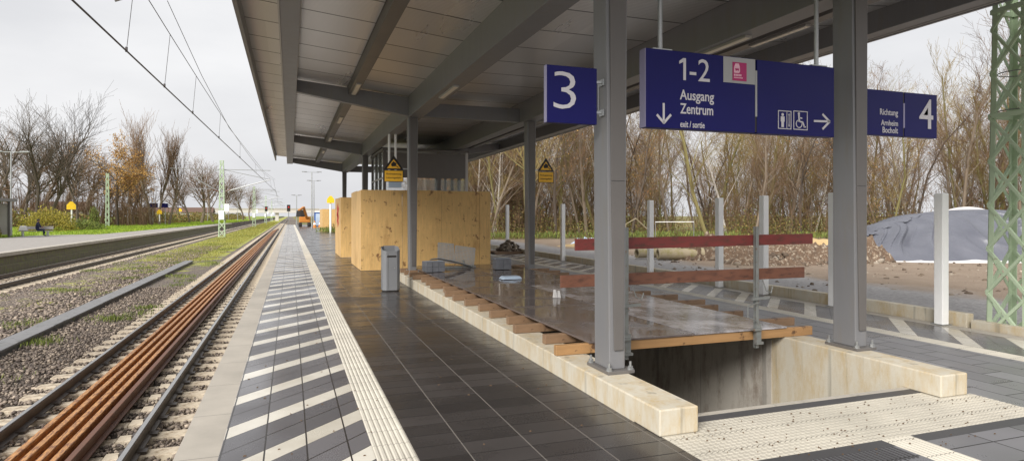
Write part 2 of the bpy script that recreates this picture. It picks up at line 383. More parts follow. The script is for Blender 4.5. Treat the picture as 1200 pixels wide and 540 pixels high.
def barkmat(name, a, b, sc=3):
    q = N(name); oi = q.n('ShaderNodeObjectInfo')
    f = q.noise(sc, 5, sx=(1,1,.4)); col = q.mix(f, a, b); col = q.mix(q.math('MULTIPLY', oi.outputs['Random'], .5), col, mul(a, .8))
    return q.set(col, .9)
M['bark'] = barkmat('grey_brown_bark', (.12,.09,.062), (.28,.225,.165))
M['bark_moss'] = barkmat('mossy_bark', (.14,.13,.04), (.27,.22,.10))
M['bark_birch'] = barkmat('white_birch_bark', (.62,.58,.52), (.30,.26,.22), 5)
M['twig'] = barkmat('twigs', (.115,.068,.038), (.24,.155,.09))
M['twig_y'] = barkmat('yellowish_twigs', (.19,.13,.04), (.33,.25,.09))
M['bark_dark'] = barkmat('dark_bark', (.055,.042,.032), (.13,.10,.075))

# ------------------------------------------------------------------ world, sun, camera
w = bpy.data.worlds.new('World'); scene.world = w; w.use_nodes = True; wt = w.node_tree
bg = wt.nodes['Background']; sky = wt.nodes.new('ShaderNodeTexSky'); sky.sky_type = 'NISHITA'; sky.sun_disc = False
SUN_EL, SUN_AZ = math.radians(36), math.radians(-134)      # azimuth from +Y towards +X
sky.sun_elevation = SUN_EL; sky.sun_rotation = SUN_AZ; sky.air_density = 1.5; sky.dust_density = 4
hs = wt.nodes.new('ShaderNodeHueSaturation'); hs.inputs['Saturation'].default_value = .25
wt.links.new(sky.outputs[0], hs.inputs['Color'])
tcw = wt.nodes.new('ShaderNodeTexCoord'); mpw = wt.nodes.new('ShaderNodeMapping'); mpw.inputs['Scale'].default_value = (1,1,3)
nz = wt.nodes.new('ShaderNodeTexNoise'); nz.inputs['Scale'].default_value = 2.2; nz.inputs['Detail'].default_value = 5
wt.links.new(tcw.outputs['Generated'], mpw.inputs[0]); wt.links.new(mpw.outputs[0], nz.inputs['Vector'])
cr = wt.nodes.new('ShaderNodeValToRGB'); cr.color_ramp.elements[0].position = .3; cr.color_ramp.elements[1].position = .7
cr.color_ramp.elements[0].color = (.62,.625,.65,1); cr.color_ramp.elements[1].color = (.82,.82,.83,1)
wt.links.new(nz.outputs['Fac'], cr.inputs[0])
sc_ = wt.nodes.new('ShaderNodeVectorMath'); sc_.operation = 'SCALE'; sc_.inputs['Scale'].default_value = 7.7
wt.links.new(cr.outputs[0], sc_.inputs[0])
mx = wt.nodes.new('ShaderNodeMix'); mx.data_type = 'RGBA'; mx.inputs[0].default_value = .88
wt.links.new(hs.outputs[0], mx.inputs[6]); wt.links.new(sc_.outputs[0], mx.inputs[7])
wt.links.new(mx.outputs[2], bg.inputs[0]); bg.inputs[1].default_value = .105
sl = bpy.data.lights.new('sun', 'SUN'); sl.energy = 3.5; sl.angle = math.radians(32); sl.color = (1, .96, .91)
so = bpy.data.objects.new('sun', sl); COL.objects.link(so)
sd = Vector((math.sin(SUN_AZ)*math.cos(SUN_EL), math.cos(SUN_AZ)*math.cos(SUN_EL), math.sin(SUN_EL)))
so.rotation_euler = (-sd).to_track_quat('-Z', 'Y').to_euler()
cam = bpy.data.cameras.new('camera'); co = bpy.data.objects.new('camera', cam); COL.objects.link(co); scene.camera = co
co.location = (0, 0, EYE); co.rotation_euler = (PI/2, 0, -YAW); cam.lens = F/1200*36; cam.sensor_width = 36
cam.shift_y = -(270-HZ)/1200; cam.clip_end = 3000; cam.clip_start = .05
vs = scene.view_settings; vs.view_transform = 'Standard'; vs.look = 'None'; vs.exposure = .6; vs.gamma = 1
scene.cycles.max_bounces = 6; scene.cycles.transparent_max_bounces = 12

# ------------------------------------------------------------------ ground
xs = [-900,-200,-60,-20.3,-12.6,-12.5,-9,-8,-6.3,-4.5,-.72,-.68,9.62,9.66,12,20,40,90,900]
def gz(x, y):
    if x < -12.55: return -.03
    if x < -12.45: return -1.2
    if x < -.7: return {-9:-.97,-8:-.95,-6.3:-1.0,-4.5:-.99}.get(x, -1.0)
    if x < 9.64: return -3.3 if -9.9 < y < 139.9 else -.95
    return -.04
ys = [-60,-10,-9.8,0,10,20,40,80,139.8,140.1,250,600,1500]
V = [(x, y, gz(x, y)) for y in ys for x in xs]; nx = len(xs)
b = MB(); b.v = V; b.f = [(j*nx+i, j*nx+i+1, (j+1)*nx+i+1, (j+1)*nx+i) for j in range(len(ys)-1) for i in range(nx-1)]
tag(b.build('ground', M['terrain']), 'ground of track bed, grass and building site', kind='structure')

# ------------------------------------------------------------------ near platform surfaces
Y0, Y1 = -8, 120
def S(name, m, boxes, bevel=0):
    b = MB()
    for q in boxes: b.box(*q)
    return tag(b.build(name, m), kind='structure')
S('platform_edge', M['edge'], [(-.76,-.47,Y0,Y1,-.14,0)])
S('platform_wall', M['conc_plain'], [(-.66,-.50,Y0,Y1,-3,-.142)])
S('striped_paving', M['stripeL'], [(-.47,.56,Y0,Y1,-.2,0)])
def ribbed(name, x0, x1, y0, y1, n):
    b = MB().box(x0, x1, y0, y1, -.2, -.004); p = (x1-x0)/n
    for k in range(n):
        a = x0 + k*p; b.prism([(a+.08*p,-.003),(a+.28*p,.004),(a+.72*p,.004),(a+.92*p,-.003)], y0, y1)
    return tag(b.build(name, M['rib']), kind='structure')
ribbed('guide_strip', .56, .84, Y0, Y1, 7)
S('platform_paving', M['paveD'], [(.84,2.66,Y0,Y1,-.2,0),(2.66,6.0,16.4,Y1,-.2,0)])
S('front_paving', M['paveS'], [(2.66,4.17,Y0,3.33,-.2,0),(4.47,8.0,Y0,3.33,-.2,0)])
S('side_paving', M['paveG'], [(6.0,7.96,4.08,Y1,-.2,0),(6.06,8.0,3.45,4.08,-.2,0)])
S('border_strip', M['strip'], [(2.66,4.17,3.33,3.45,-.2,.001),(4.47,8.0,3.33,3.45,-.2,.001),(2.99,5.65,4.25,4.37,-.2,.002)])
S('drain_grate', M['strip'], [(2.75+.04*k,2.765+.04*k,3.12,3.33,.001,.005) for k in range(35)])
S('pit_lip', M['conc_plain'], [(2.99,5.65,4.37,4.43,-3,.006)])
ribbed('guide_strip', 4.17, 4.47, Y0, 3.45, 7)
ribbed('guide_strip', 7.96, 8.24, Y0, Y1, 7)
S('striped_paving', M['stripeR'], [(8.24,9.3,Y0,Y1,-.2,0)])
S('platform_edge', M['edge'], [(9.3,9.56,Y0,Y1,-.2,.001)])
b = MB().box(2.66,6.06,3.45,4.08,-.2,0); b.box(2.99,5.65,4.08,4.25,-.2,0)
p = .05
for i in range(68):
    for j in range(16):
        x = 2.685 + i*p; y = 3.475 + j*p
        if y > 4.06 and not (3.01 < x < 5.63): continue
        if y > 4.23: continue
        b.taper((x-.017,x+.017,y-.017,y+.017,-.001), (x-.009,x+.009,y-.009,y+.009,.006))
tag(b.build('studded_paving', M['field']), kind='structure')
S('pit_bounce_floor', M['conc_plain'], [(2.99,5.65,4.43,16.3,-2.1,-2.0)])  # unseen floor, raised and kept pale to bounce light up the pit walls
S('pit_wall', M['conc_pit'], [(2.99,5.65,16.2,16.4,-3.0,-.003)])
# leaf litter on the pale stones
b = MB()
for k in range(150):
    x = rng.uniform(2.8,6.0); y = rng.uniform(3.2,4.2); r = rng.uniform(.003,.009); a = rng.uniform(0,3)
    if y > 4.05 and not 3.05 < x < 5.6: continue
    b.taper((x-r,x+r,y-r*.6,y+r*.6,.004),(x-r*.5,x+r*.5,y-r*.3,y+r*.3,.011))
for k in range(60):
    x = rng.uniform(-.4,2.5); y = rng.uniform(4.3,11); r = rng.uniform(.006,.012)
    b.taper((x-r,x+r,y-r*.6,y+r*.6,.001),(x-r*.5,x+r*.5,y-r*.3,y+r*.3,.007))
tag(b.build('leaf_litter', M['dry_leaf']), 'tiny dark scraps of leaf and grit on the pale studded paving', 'litter', kind='stuff')

# concrete kerb walls of the pit
def pitwall(x0, x1, label):
    b = MB().prism([(4.06,0),(4.06,.205),(16.3,.205),(16.3,-3),(4.44,-3),(4.44,0)], x0, x1, 'x')
    o = b.build('concrete_beam', M['conc'], org=(x0, 4.06, 0)); 
    md = o.modifiers.new('bevel','BEVEL'); md.width = .012; md.segments = 2; md.limit_method = 'ANGLE'
    return tag(o, label, 'concrete beam', 'concrete beams along the stair pit')
pitwall(2.64, 2.99, 'yellow stained concrete beam on the platform side of the pit, under the 3 sign')
pitwall(5.65, 6.00, 'pale concrete beam with drilled end on the far side of the pit')

S('pit_wall', M['conc_pit'], [(5.64,5.649,6.2,16.2,-3.0,.15)])  # thin greyer sheet: a different pour, with deck shade put into its colour
# upstand at the far edge
b = MB().box(9.58,9.74,6.5,60,-.3,.2)
tag(b.build('concrete_upstand', M['conc'], bevel=.01, org=(9.6,6.5,-.3)), 'long low yellowish concrete upstand behind the white posts', 'low wall')
b = MB().box(9.58,9.74,-6,6.44,-.3,.12)
tag(b.build('concrete_upstand', M['conc'], bevel=.01, org=(9.6,-6,-.3)), 'lower stretch of concrete upstand running behind the green lattice mast', 'low wall')

# ------------------------------------------------------------------ steel columns
def column(xc, yb, label, base_z=.205, top=4.13, flip=1):
    t = thing('steel_column', label, 'column', (xc, yb, base_z), 'steel columns carrying the canopy')
    b = MB(); zb = base_z + .032
    # light flange pair + recessed web
    b.taper((xc-.09,xc+.075,yb-.15,yb+.15,zb), (xc-.12,xc+.115,yb-.13,yb+.13,top))
    b.build('shaft', M['paint_steel'], t, bevel=.008)
    b = MB()
    b.taper((xc-.045,xc+.05,yb-.168,yb-.152,zb+.18), (xc-.07,xc+.075,yb-.150,yb-.132,2.0))
    b.build('cover_panel', M['paint_dark'], t, bevel=.003)
    b = MB()
    b.taper((xc-.071,xc+.076,yb-.150,yb-.132,2.006), (xc-.085,xc+.09,yb-.148,yb-.132,top-.02))
    b.build('cover_panel', M['paint_dark'], t, bevel=.003)
    MB().box(xc-.14,xc+.14,yb-.22,yb+.22,base_z,base_z+.032).build('base_plate', M['paint_dark'], t, bevel=.004)
    for sx in (-1, 1):
        for sy in (-1, 1):
            x, y = xc+sx*.112, yb+sy*.185
            b = MB().tube([(x,y,base_z+.03),(x,y,base_z+.105)], .012, 8); b.tube([(x,y,base_z+.034),(x,y,base_z+.062)], .026, 6)
            b.tube([(x,y,base_z+.032),(x,y,base_z+.038)], .034, 12)
            b.build('anchor_bolt', M['galv'], t)
    return t
column(2.905, 5.32, 'nearest grey steel column, standing on the concrete beam beside the 3 sign')
column(5.93, 5.30, 'grey steel column between the long navy sign and the 4 sign')
column(2.905, 15.6, 'grey steel column behind the grey litter bin')
column(5.93, 15.2, 'slim grey column right of the plywood box, beside the smaller warning sign')
for y, l in ((26.1, 'third column of the left row, rising behind the plywood box'), (36.4, 'farthest column of the left row at the end of the canopy')):
    column(2.905, y, l, base_z=0)
column(5.93, 26.0, 'third column of the right row behind the glass enclosure', base_z=0)

# ------------------------------------------------------------------ canopy
can = thing('platform_canopy', 'long grey steel platform canopy with ribbed metal soffit', 'canopy', (4.4, 15, 4.13))
CY0, CY1 = 2.2, 36.9  # front end cut short out of view so sun and sky reach underneath
def sz(x): return 4.93 - .10*x
XM = 4.42; mir = lambda x: 2*XM - x
def slab(xa, xb, th=.03):
    za, zb = sz(xa if xa < XM else mir(xa)), sz(xb if xb < XM else mir(xb))
    return MB().prism([(xa,za),(xb,zb),(xb,zb+th),(xa,za+th)], CY0, CY1)
for xa, xb in ((-.72,-.15),(.14,1.31),(1.54,2.79)):
    slab(xa, xb).build('soffit_panel', M['soffit'], can)
    slab(mir(xb), mir(xa)).build('soffit_panel', M['soffit'], can)
MB().box(3.13,5.71,CY0,CY1,4.64,4.67).build('soffit_panel', M['soffit'], can)
for f in (lambda x: x, mir):
    a, c = sorted((f(-.14), f(.14))); MB().box(a,c,CY0,CY1+.1,4.57,5.02).build('edge_beam', M['paint_steel'], can, bevel=.006)
    a, c = sorted((f(-.165), f(-.142))); MB().box(a,c,CY0,CY1+.1,4.56,4.60).build('highlight_strip', M['paint_light'], can)  # paler strip painted as the highlight along the beam's lower outer edge
    a, c = sorted((f(-.78), f(-.715))); MB().box(a,c,CY0,CY1,4.72,5.10).build('outer_fascia', M['paint_steel'], can, bevel=.004)
    a, c = sorted((f(1.32), f(1.53))); MB().box(a,c,CY0,CY1-.4,4.585,4.86).build('purlin', M['paint_dark'], can, bevel=.004)
    a, c = sorted((f(2.78), f(3.12))); MB().box(a,c,CY0,CY1-.2,4.132,4.72).build('main_beam', M['paint_steel'], can, bevel=.006)
MB().box(-.78,9.62,CY0,CY1,5.11,5.2).build('roof', M['paint_dark'], can)
for y in (5.32, 15.5, 26.1, 36.4):
    for f in (lambda x: x, mir):
        P = [(f(.142),4.58),(f(2.778),4.15),(f(2.778),4.62),(f(.142),4.86)]
        MB().prism(P, y-.09, y+.09).build('cross_beam', M['paint_steel'], can, bevel=.004)
        P = [(f(-.16),4.78),(f(-.71),4.86),(f(-.71),4.96),(f(-.16),4.90)]
    MB().box(3.122,5.718,y-.09,y+.09,4.15,4.50).build('cross_beam', M['paint_steel'], can, bevel=.004)
# light fittings
for x, ys_ in ((1.425, (14.6, 19.5, 24.5, 29.5)), (2.95, (12.0,)), (5.88, (7.5, 12.3)), (7.42, (8, 16))):
    for y in ys_:
        z = 4.585 if x in (1.425, 7.42) else 4.132
        f = MB().box(x-.055,x+.055,y-.62,y+.62,z-.03,z-.001).build('light_fitting', M['paint_light'], can)
        MB().box(x-.04,x+.04,y-.6,y+.6,z-.037,z-.0305).build('diffuser', M['diff'], f)

# ------------------------------------------------------------------ signs
def text(s, x0, x1, z0, z1, y, parent, m, name='lettering', bold=0.0, flip=False):
    cu = bpy.data.curves.new('t', 'FONT'); cu.body = s; cu.extrude = .02; cu.offset = bold; cu.resolution_u = 3
    o = bpy.data.objects.new('t', cu); COL.objects.link(o)
    me = bpy.data.meshes.new_from_object(o, depsgraph=None) if False else None
    dg = bpy.context.evaluated_depsgraph_get(); me = bpy.data.meshes.new_from_object(o.evaluated_get(dg))
    bpy.data.objects.remove(o); bpy.data.curves.remove(cu)
    vs = np.array([v.co[:] for v in me.vertices]); mn, mxx = vs.min(0), vs.max(0); base = ORG[parent.name]
    for v in me.vertices:
        x = x0 + (v.co.x-mn[0])/(mxx[0]-mn[0])*(x1-x0); z = z0 + (v.co.y-mn[1])/(mxx[1]-mn[1])*(z1-z0)
        yy = y - .0015 - (v.co.z > 0)*.0025
        v.co = (x-base[0], yy-base[1], z-base[2])
    me.name = name; me.materials.clear()
    return link(name, me, m, parent, Vector(base))
def ptext(s, px0, py0, px1, py1, Y, parent, m, **k):
    x0, _ = at(px0, py0, Y); x1, _ = at(px1, py1, Y)
    xm = (px0+px1)/2; _, z1 = at(xm, py0, Y); _, z0 = at(xm, py1, Y)
    return text(s, x0, x1, z0, z1, Y, parent, m, **k)
def flat(parent, name, m, polys, y, t=.004):     # flat marks on a face looking towards -Y
    b = MB()
    for P in polys: b.prism(P, y-.0015-t, y-.0015)
    return b.build(name, m, parent)
def line(p, q, w):
    d = Vector((q[0]-p[0], q[1]-p[1])); n = Vector((-d.y, d.x)).normalized()*(w/2)
    return [(p[0]-n.x,p[1]-n.y),(q[0]-n.x,q[1]-n.y),(q[0]+n.x,q[1]+n.y),(p[0]+n.x,p[1]+n.y)]
def circ(x, z, r, n=14, a0=0, a1=2*PI): return [(x+r*math.cos(a0+(a1-a0)*k/n), z+r*math.sin(a0+(a1-a0)*k/n)) for k in range(n)]
SY = 5.22
# track 3
t = thing('platform_sign', 'square navy sign with white number 3 bracketed to the nearest column', 'sign', (2.45, SY+.04, 2.51), 'navy platform number signs')
x0, _ = at(641, 110, SY); x1, _ = at(699.5, 110, SY); z1 = 3.055; z0 = 2.53
MB().box(x0, x1, SY, SY+.06, z0, z1).build('sign_box', M['blue'], t, bevel=.003)
MB().box(x0-.006, x0-.001, SY+.002, SY+.058, z0+.002, z1-.002).build('sign_edge', M['sign_edge'], t)  # paler violet strip: light on the sign's left side put into its colour
ptext('3', 648.6, 84.3, 674.8, 127.8, SY, t, M['letter'], bold=-.012)
for z in (z0+.12, z1-.12):
    b = MB().bar((x1+.001,SY+.04,z), (2.80,SY+.04,z), .03, .02); b.box(2.775,2.79,SY,SY+.08,z-.03,z+.03); b.build('bracket', M['galv'], t)
b = MB().tube([(x1+.03,SY+.04,z0+.1),(x1+.03,SY+.04,z1-.1)], .008, 6); b.build('conduit', M['galv'], t)
# long sign
t = thing('hanging_sign', 'long navy hanging sign reading 1-2 Ausgang Zentrum with lift and wheelchair symbols', 'sign', (4.5, SY+.08, 2.5))
SY2 = SY; xa, _ = at(757, 100, SY2); xm, _ = at(886, 100, SY2); xb, _ = at(977.5, 100, SY2); za, zb = 2.535, 3.30
MB().box(xa, xm-.012, SY2, SY2+.11, za, zb).build('sign_box', M['blue'], t, bevel=.003)
MB().box(xm+.012, xb, SY2, SY2+.11, za, zb-.004).build('sign_box', M['blue'], t, bevel=.003)
MB().box(xa-.006, xa-.001, SY2+.002, SY2+.108, za+.002, zb-.002).build('sign_edge', M['sign_edge'], t)  # lit left side of the long sign, as a paler strip
MB().box(xm-.011, xm+.011, SY2-.004, SY2+.10, za+.17, zb-.12).build('joint_strip', M['sign_grey'], t)
MB().box(xm-.011, xm+.011, SY2+.004, SY2+.10, za+.01, za+.168).build('joint_strip', M['black'], t)
for (s, *q) in (('-2',808,69.5,831.5,95.5),('Ausgang',796.5,106.5,836.5,122),('Zentrum',797,122.5,835.5,134.5),('exit / sortie',797,142.3,825.5,150)):
    ptext(s, *q, SY2, t, M['letter'], bold=.012 if s != '-2' else .0)
xo, zo = at(802, 94.2, SY2); zt = at(802, 68.6, SY2)[1]; sw = .03
flat(t, 'lettering', M['letter'], [[(xo-sw/2,zo),(xo+sw/2,zo),(xo+sw/2,zt),(xo-sw/2,zt)],[(xo-sw/2-.001,zt),(xo-sw/2-.001,zt-.04),(xo-.062,zt-.06),(xo-.062,zt-.032)]], SY2)
def pl(poly, Y): return [at(x, y, Y) for x, y in poly]
flat(t, 'arrow', M['letter'], [line(*pl([(777.5,121),(777.5,142)],SY2), .022), line(*pl([(769.5,134.5),(778,144.5)],SY2), .024), line(*pl([(786,134.5),(777.5,144.5)],SY2), .024)], SY2)
flat(t, 'arrow', M['letter'], [line(*pl([(953.5,142),(971,142.6)],SY2), .022), line(*pl([(963.5,134),(972,143)],SY2), .024), line(*pl([(963.5,151.5),(972,142.6)],SY2), .024)], SY2)
gx0, _ = at(847.5, 80, SY2); gz0, gz1 = at(866, 98, SY2)[1], zb-.006
g = flat(t, 'grey_panel', M['sign_grey'], [[(gx0,gz0),(xm-.014,gz0),(xm-.014,gz1),(gx0,gz1)]], SY2, .002)
q0 = at(858, 94.5, SY2); q1 = at(874.5, 74.5, SY2)
g2 = flat(g, 'pictogram', M['magenta'], [[(q0[0],q0[1]),(q1[0],q0[1]),(q1[0],q1[1]),(q0[0],q1[1])]], SY2-.0035, .001)
W_, H_ = q1[0]-q0[0], q1[1]-q0[1]
def u(a, b): return (q0[0]+a*W_, q0[1]+b*H_)
flat(g, 'pictogram', M['pinkish'], [[u(.10,.42),u(.46,.42),u(.52,.5),u(.52,.72),u(.10,.72)], [u(.10,.73),u(.52,.73),u(.44,.93),u(.2,.93)]], SY2-.005, .001)
flat(g, 'pictogram', M['magenta'], [[u(.16,.66),u(.46,.66),u(.40,.50),u(.34,.58),u(.22,.50)]], SY2-.0068, .0008)
flat(g, 'lettering', M['pinkish'], [[u(.10+.11*k,.25),u(.18+.11*k,.25),u(.18+.11*k,.36),u(.10+.11*k,.36)] for k in range(5)] + [[u(.10+.08*k,.13),u(.15+.08*k,.13),u(.15+.08*k,.2),u(.10+.08*k,.2)] for k in range(8)], SY2-.005, .001)
def frame(px0, py0, px1, py1, w):
    a, c = at(px0, py1, SY2), at(px1, py0, SY2)
    return [[(a[0],a[1]),(c[0],a[1]),(c[0],a[1]+w),(a[0],a[1]+w)],[(a[0],c[1]-w),(c[0],c[1]-w),(c[0],c[1]),(a[0],c[1])],
            [(a[0],a[1]+w),(a[0]+w,a[1]+w),(a[0]+w,c[1]-w),(a[0],c[1]-w)],[(c[0]-w,a[1]+w),(c[0],a[1]+w),(c[0],c[1]-w),(c[0]-w,c[1]-w)]]
P = frame(911.5,130.5,927,151,.008)
a, c = at(911.5,151,SY2), at(927,130.5,SY2); W_, H_ = c[0]-a[0], c[1]-a[1]
def u(p, q): return (a[0]+p*W_, a[1]+q*H_)
P += [line(u(.66,.05),u(.66,.95),.006), line(u(.83,.2),u(.83,.8),.007), [u(.76,.76),u(.90,.76),u(.83,.88)], [u(.76,.24),u(.83,.12),u(.90,.24)],
      circ(*u(.34,.78),.016), [u(.2,.68),u(.48,.68),u(.48,.4),u(.2,.4)], [u(.25,.4),u(.43,.4),u(.43,.1),u(.25,.1)]]
flat(t, 'lift_symbol', M['letter'], P, SY2)
P = frame(929.5,131,946,152,.008)
a, c = at(929.5,152,SY2), at(946,131,SY2); W_, H_ = c[0]-a[0], c[1]-a[1]
P += [circ(*u(.38,.86),.014), line(u(.38,.8),u(.42,.42),.02), line(u(.40,.64),u(.62,.62),.012), line(u(.42,.44),u(.66,.42),.016), line(u(.66,.44),u(.78,.14),.014), line(u(.76,.15),u(.88,.18),.012)]
cx, cz = u(.40,.32); R = .045
for k in range(11):
    a0 = math.radians(110 + k*24); a1 = a0 + math.radians(24); P.append([(cx+R*math.cos(a0),cz+R*math.sin(a0)),(cx+R*math.cos(a1),cz+R*math.sin(a1)),(cx+(R-.009)*math.cos(a1),cz+(R-.009)*math.sin(a1)),(cx+(R-.009)*math.cos(a0),cz+(R-.009)*math.sin(a0))])
flat(t, 'wheelchair_symbol', M['letter'], P, SY2)
for px in (773.5, 956.5):
    x, _ = at(px, 50, SY2+.055); b = MB().tube([(x,SY2+.055,zb),(x,SY2+.055,4.64)], .024, 12); b.box(x-.11,x+.11,SY2+.01,SY2+.10,zb+.001,zb+.012); b.build('hanging_rod', M['galv'], t, smooth=False)
# track 4
t = thing('platform_sign', 'navy sign reading Richtung Arnheim Bocholt with white number 4, right of the second column', 'sign', (6.7, SY+.04, 2.58), 'navy platform number signs')
SY3 = 5.26; xa = 6.06; xm, _ = at(1059.3, 130, SY3); xb, _ = at(1098, 130, SY3); za, zb = 2.595, 3.11
MB().box(xa, xm-.012, SY3, SY3+.08, za, zb).build('sign_box', M['blue'], t, bevel=.003)
MB().box(xm+.012, xb, SY3, SY3+.08, za, zb).build('sign_box', M['blue'], t, bevel=.003)
MB().box(xm-.011, xm+.011, SY3-.003, SY3+.07, za+.10, zb-.13).build('joint_strip', M['sign_edge'], t)
MB().box(xm-.011, xm+.011, SY3+.006, SY3+.07, zb-.128, zb-.004).build('joint_strip', M['black'], t)
MB().box(xm-.011, xm+.011, SY3+.006, SY3+.07, za+.004, za+.098).build('joint_strip', M['black'], t)
for (s, *q) in (('Richtung',1031,128.2,1052,137.5),('Arnheim',1032.2,141,1052,147.6),('Bocholt',1034,149.3,1052,156.2),('4',1077,116.5,1093.3,151)):
    ptext(s, *q, SY3, t, M['letter'], bold=.01 if len(s) > 1 else .004)
b = MB()
for z in (za+.1, zb-.1): b.bar((6.03,SY3+.04,z),(6.06,SY3+.04,z),.03)
b.build('bracket', M['galv'], t)

# warning signs
def warning(px0, px1, pyt, pyb, Y, xcol, label):
    x0, _ = at(px0, pyb, Y); x1, _ = at(px1, pyb, Y); z0 = at(px0, pyb, Y)[1]; z1 = at((px0+px1)/2, pyt, Y)[1]; zm = z0 + (z1-z0)*.44; xc = (x0+x1)/2
    t = thing('warning_sign', label, 'warning sign', (xc, Y, z0), 'yellow high voltage warning signs'); w_ = x1-x0
    flat(t, 'triangle_plate', M['black'], [[(x0,zm+.01),(x1,zm+.01),(xc,z1)]], Y, .012)
    flat(t, 'triangle_face', M['yellow'], [[(x0+.16*w_,zm+.045),(x1-.16*w_,zm+.045),(xc,z1-.10)]], Y-.0125, .002)
    c = (xc, zm+.15)
    flat(t, 'flash_symbol', M['black'], [[(c[0]-.07,c[1]+.0),(c[0]-.01,c[1]+.07),(c[0]+.07,c[1]+.02),(c[0]+.05,c[1]-.05),(c[0]-.05,c[1]-.06)], line((c[0]+.06,c[1]-.04),(c[0]+.12,c[1]-.09),.02)], Y-.0165, .001)
    flat(t, 'text_plate', M['black'], [[(x0+.01,z0),(x1-.01,z0),(x1-.01,zm),(x0+.01,zm)]], Y, .012)
    flat(t, 'text_face', M['yellow'], [[(x0+.025,z0+.015),(x1-.025,z0+.015),(x1-.025,zm-.015),(x0+.025,zm-.015)]], Y-.0125, .002)
    hh = zm-z0
    for s, k in (('Hochspannung', .56), ('Lebensgefahr', .24)): text(s, x0+.06, x1-.06, z0+hh*k, z0+hh*(k+.2), Y-.0165, t, M['black'])
    MB().bar((min(x1,xcol)-.05,Y+.02,(z0+z1)/2),(max(x0,xcol)+.03,Y+.02,(z0+z1)/2),.03).build('bracket', M['galv'], t)
    return t
warning(449.5, 473, 182, 213, 15.62, 2.80, 'yellow high voltage warning sign left of the column behind the litter bin')
warning(630, 649, 185, 214, 15.2, 6.03, 'smaller looking yellow warning sign right of the slim column, in front of the wood')
# rods with an information display behind the first warning sign
t = thing('platform_display', 'small pale display hanging on two white rods under the canopy beam', 'display', (2.95, 18.9, 2.5))
for px in (456, 463.5):
    x, _ = at(px, 200, 18.9); MB().tube([(x,18.9,2.55),(x,18.9,4.132)], .035, 10).build('hanging_rod', M['white_post'], t)
xa, _ = at(455, 0, 18.9); xb, _ = at(470, 0, 18.9)
MB().box(xa, xb, 18.8, 18.98, 2.52, 2.86).build('display_box', M['plastic'], t, bevel=.01)

# ------------------------------------------------------------------ deck over the pit
g_ = 'timber joists laid across the pit'
for k in range(17):
    y = 5.98 + .63*k + (0 if k == 0 else rng.uniform(-.05,.05)); xl = 2.66 + rng.uniform(-.02,.12); xr = 6.05 + rng.uniform(0,.35)
    if k == 0: xl, xr = 2.63, 6.08
    o = MB().box(xl, xr, y, y+(.07 if k == 0 else .09), .208, .315)
    o = o.build('timber_joist', M['beam_wood'] if k == 0 else M['joist'], bevel=.006, org=(xl, y, .208)); o.rotation_euler.z = rng.uniform(-.008,.008) if k else 0
    tag(o, 'clean orange timber joist at the open front edge of the deck' if k == 0 else 'wet brown timber joist sticking out from under the deck panels', 'timber joist', None if k == 0 else g_)
k = 0
pan_lab = ['nearest left dark wet deck panel behind the first column', 'nearest right dark wet deck panel under the railing post', 'second left wet deck panel from the open front', 'second right wet deck panel from the open front',
 'third left wet deck panel, just before the paver stacks', 'third right wet deck panel, left of the slim column', 'farthest left deck panel under the paver stacks', 'farthest right deck panel near the slim column base']
for j in range(4):
    for i in range(2):
        xa = 3.0 + i*1.34; ya = 5.96 + j*2.62; dz = .002*((i+j) % 2)
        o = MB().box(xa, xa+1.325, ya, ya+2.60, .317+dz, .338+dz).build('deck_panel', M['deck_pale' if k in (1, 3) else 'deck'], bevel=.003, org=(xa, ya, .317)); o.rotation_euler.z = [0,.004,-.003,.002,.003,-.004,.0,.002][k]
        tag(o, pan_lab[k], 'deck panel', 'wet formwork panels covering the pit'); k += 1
# stringer boards under panel front
# railing
def rpost(x, y, label, hook=1):
    t = thing('railing_post', label, 'railing post', (x, y, .1), 'clamped railing posts'); 
    b = MB().box(x-.022,x+.022,y-.003,y+.003,.12,1.55); b.box(x-.022,x-.016,y-.001,y+.04,.12,1.55); b.box(x+.016,x+.022,y-.001,y+.04,.12,1.55); b.build('shaft', M['galv_old'], t)
    b = MB().box(x-.05,x+.05,y-.05,y-.004,.17,.20); b.box(x-.10,x+.02,y-.06,y-.004,.335,.36); b.box(x-.035,x+.035,y-.03,y-.004,.20,.40); b.build('clamp', M['galv_old'], t)
    b = MB().tube([(x-.03,y-.03,.44),(x-.17,y-.04,.50),(x-.17,y-.04,.63),(x+.02,y-.03,.66)], .007, 6); b.build('clamp_handle', M['galv_old'], t)
    b = MB().bar((x-.09,y-.02,.70),(x+.16,y-.02,.71),.02,.03); b.build('board_rest', M['galv_old'], t)
    b = MB().tube([(x+.06,y-.02,.92),(x+.08,y-.06,.80),(x+.14,y-.07,.77),(x+.18,y-.05,.84)], .007, 6); b.build('hook', M['galv_old'], t)
rpost(5.19, 5.93, 'galvanised clamp post holding the right ends of the two boards')
rpost(3.44, 5.93, 'galvanised clamp post just right of the nearest column')
def board(P, m, label):
    b = MB().bar(P[0], P[1], .03, P[2]); tag(b.build('guard_board', m, bevel=.004, org=P[0]), label, 'guard board', 'boards of the provisional railing')
board(((2.85,5.99,1.37),(6.08,5.99,1.395),.125), M['red_board'], 'upper dark red board of the railing across the deck')
board(((2.68,5.99,.985),(5.95,5.99,.985),.13), M['brown_board'], 'lower brown board of the railing across the deck')

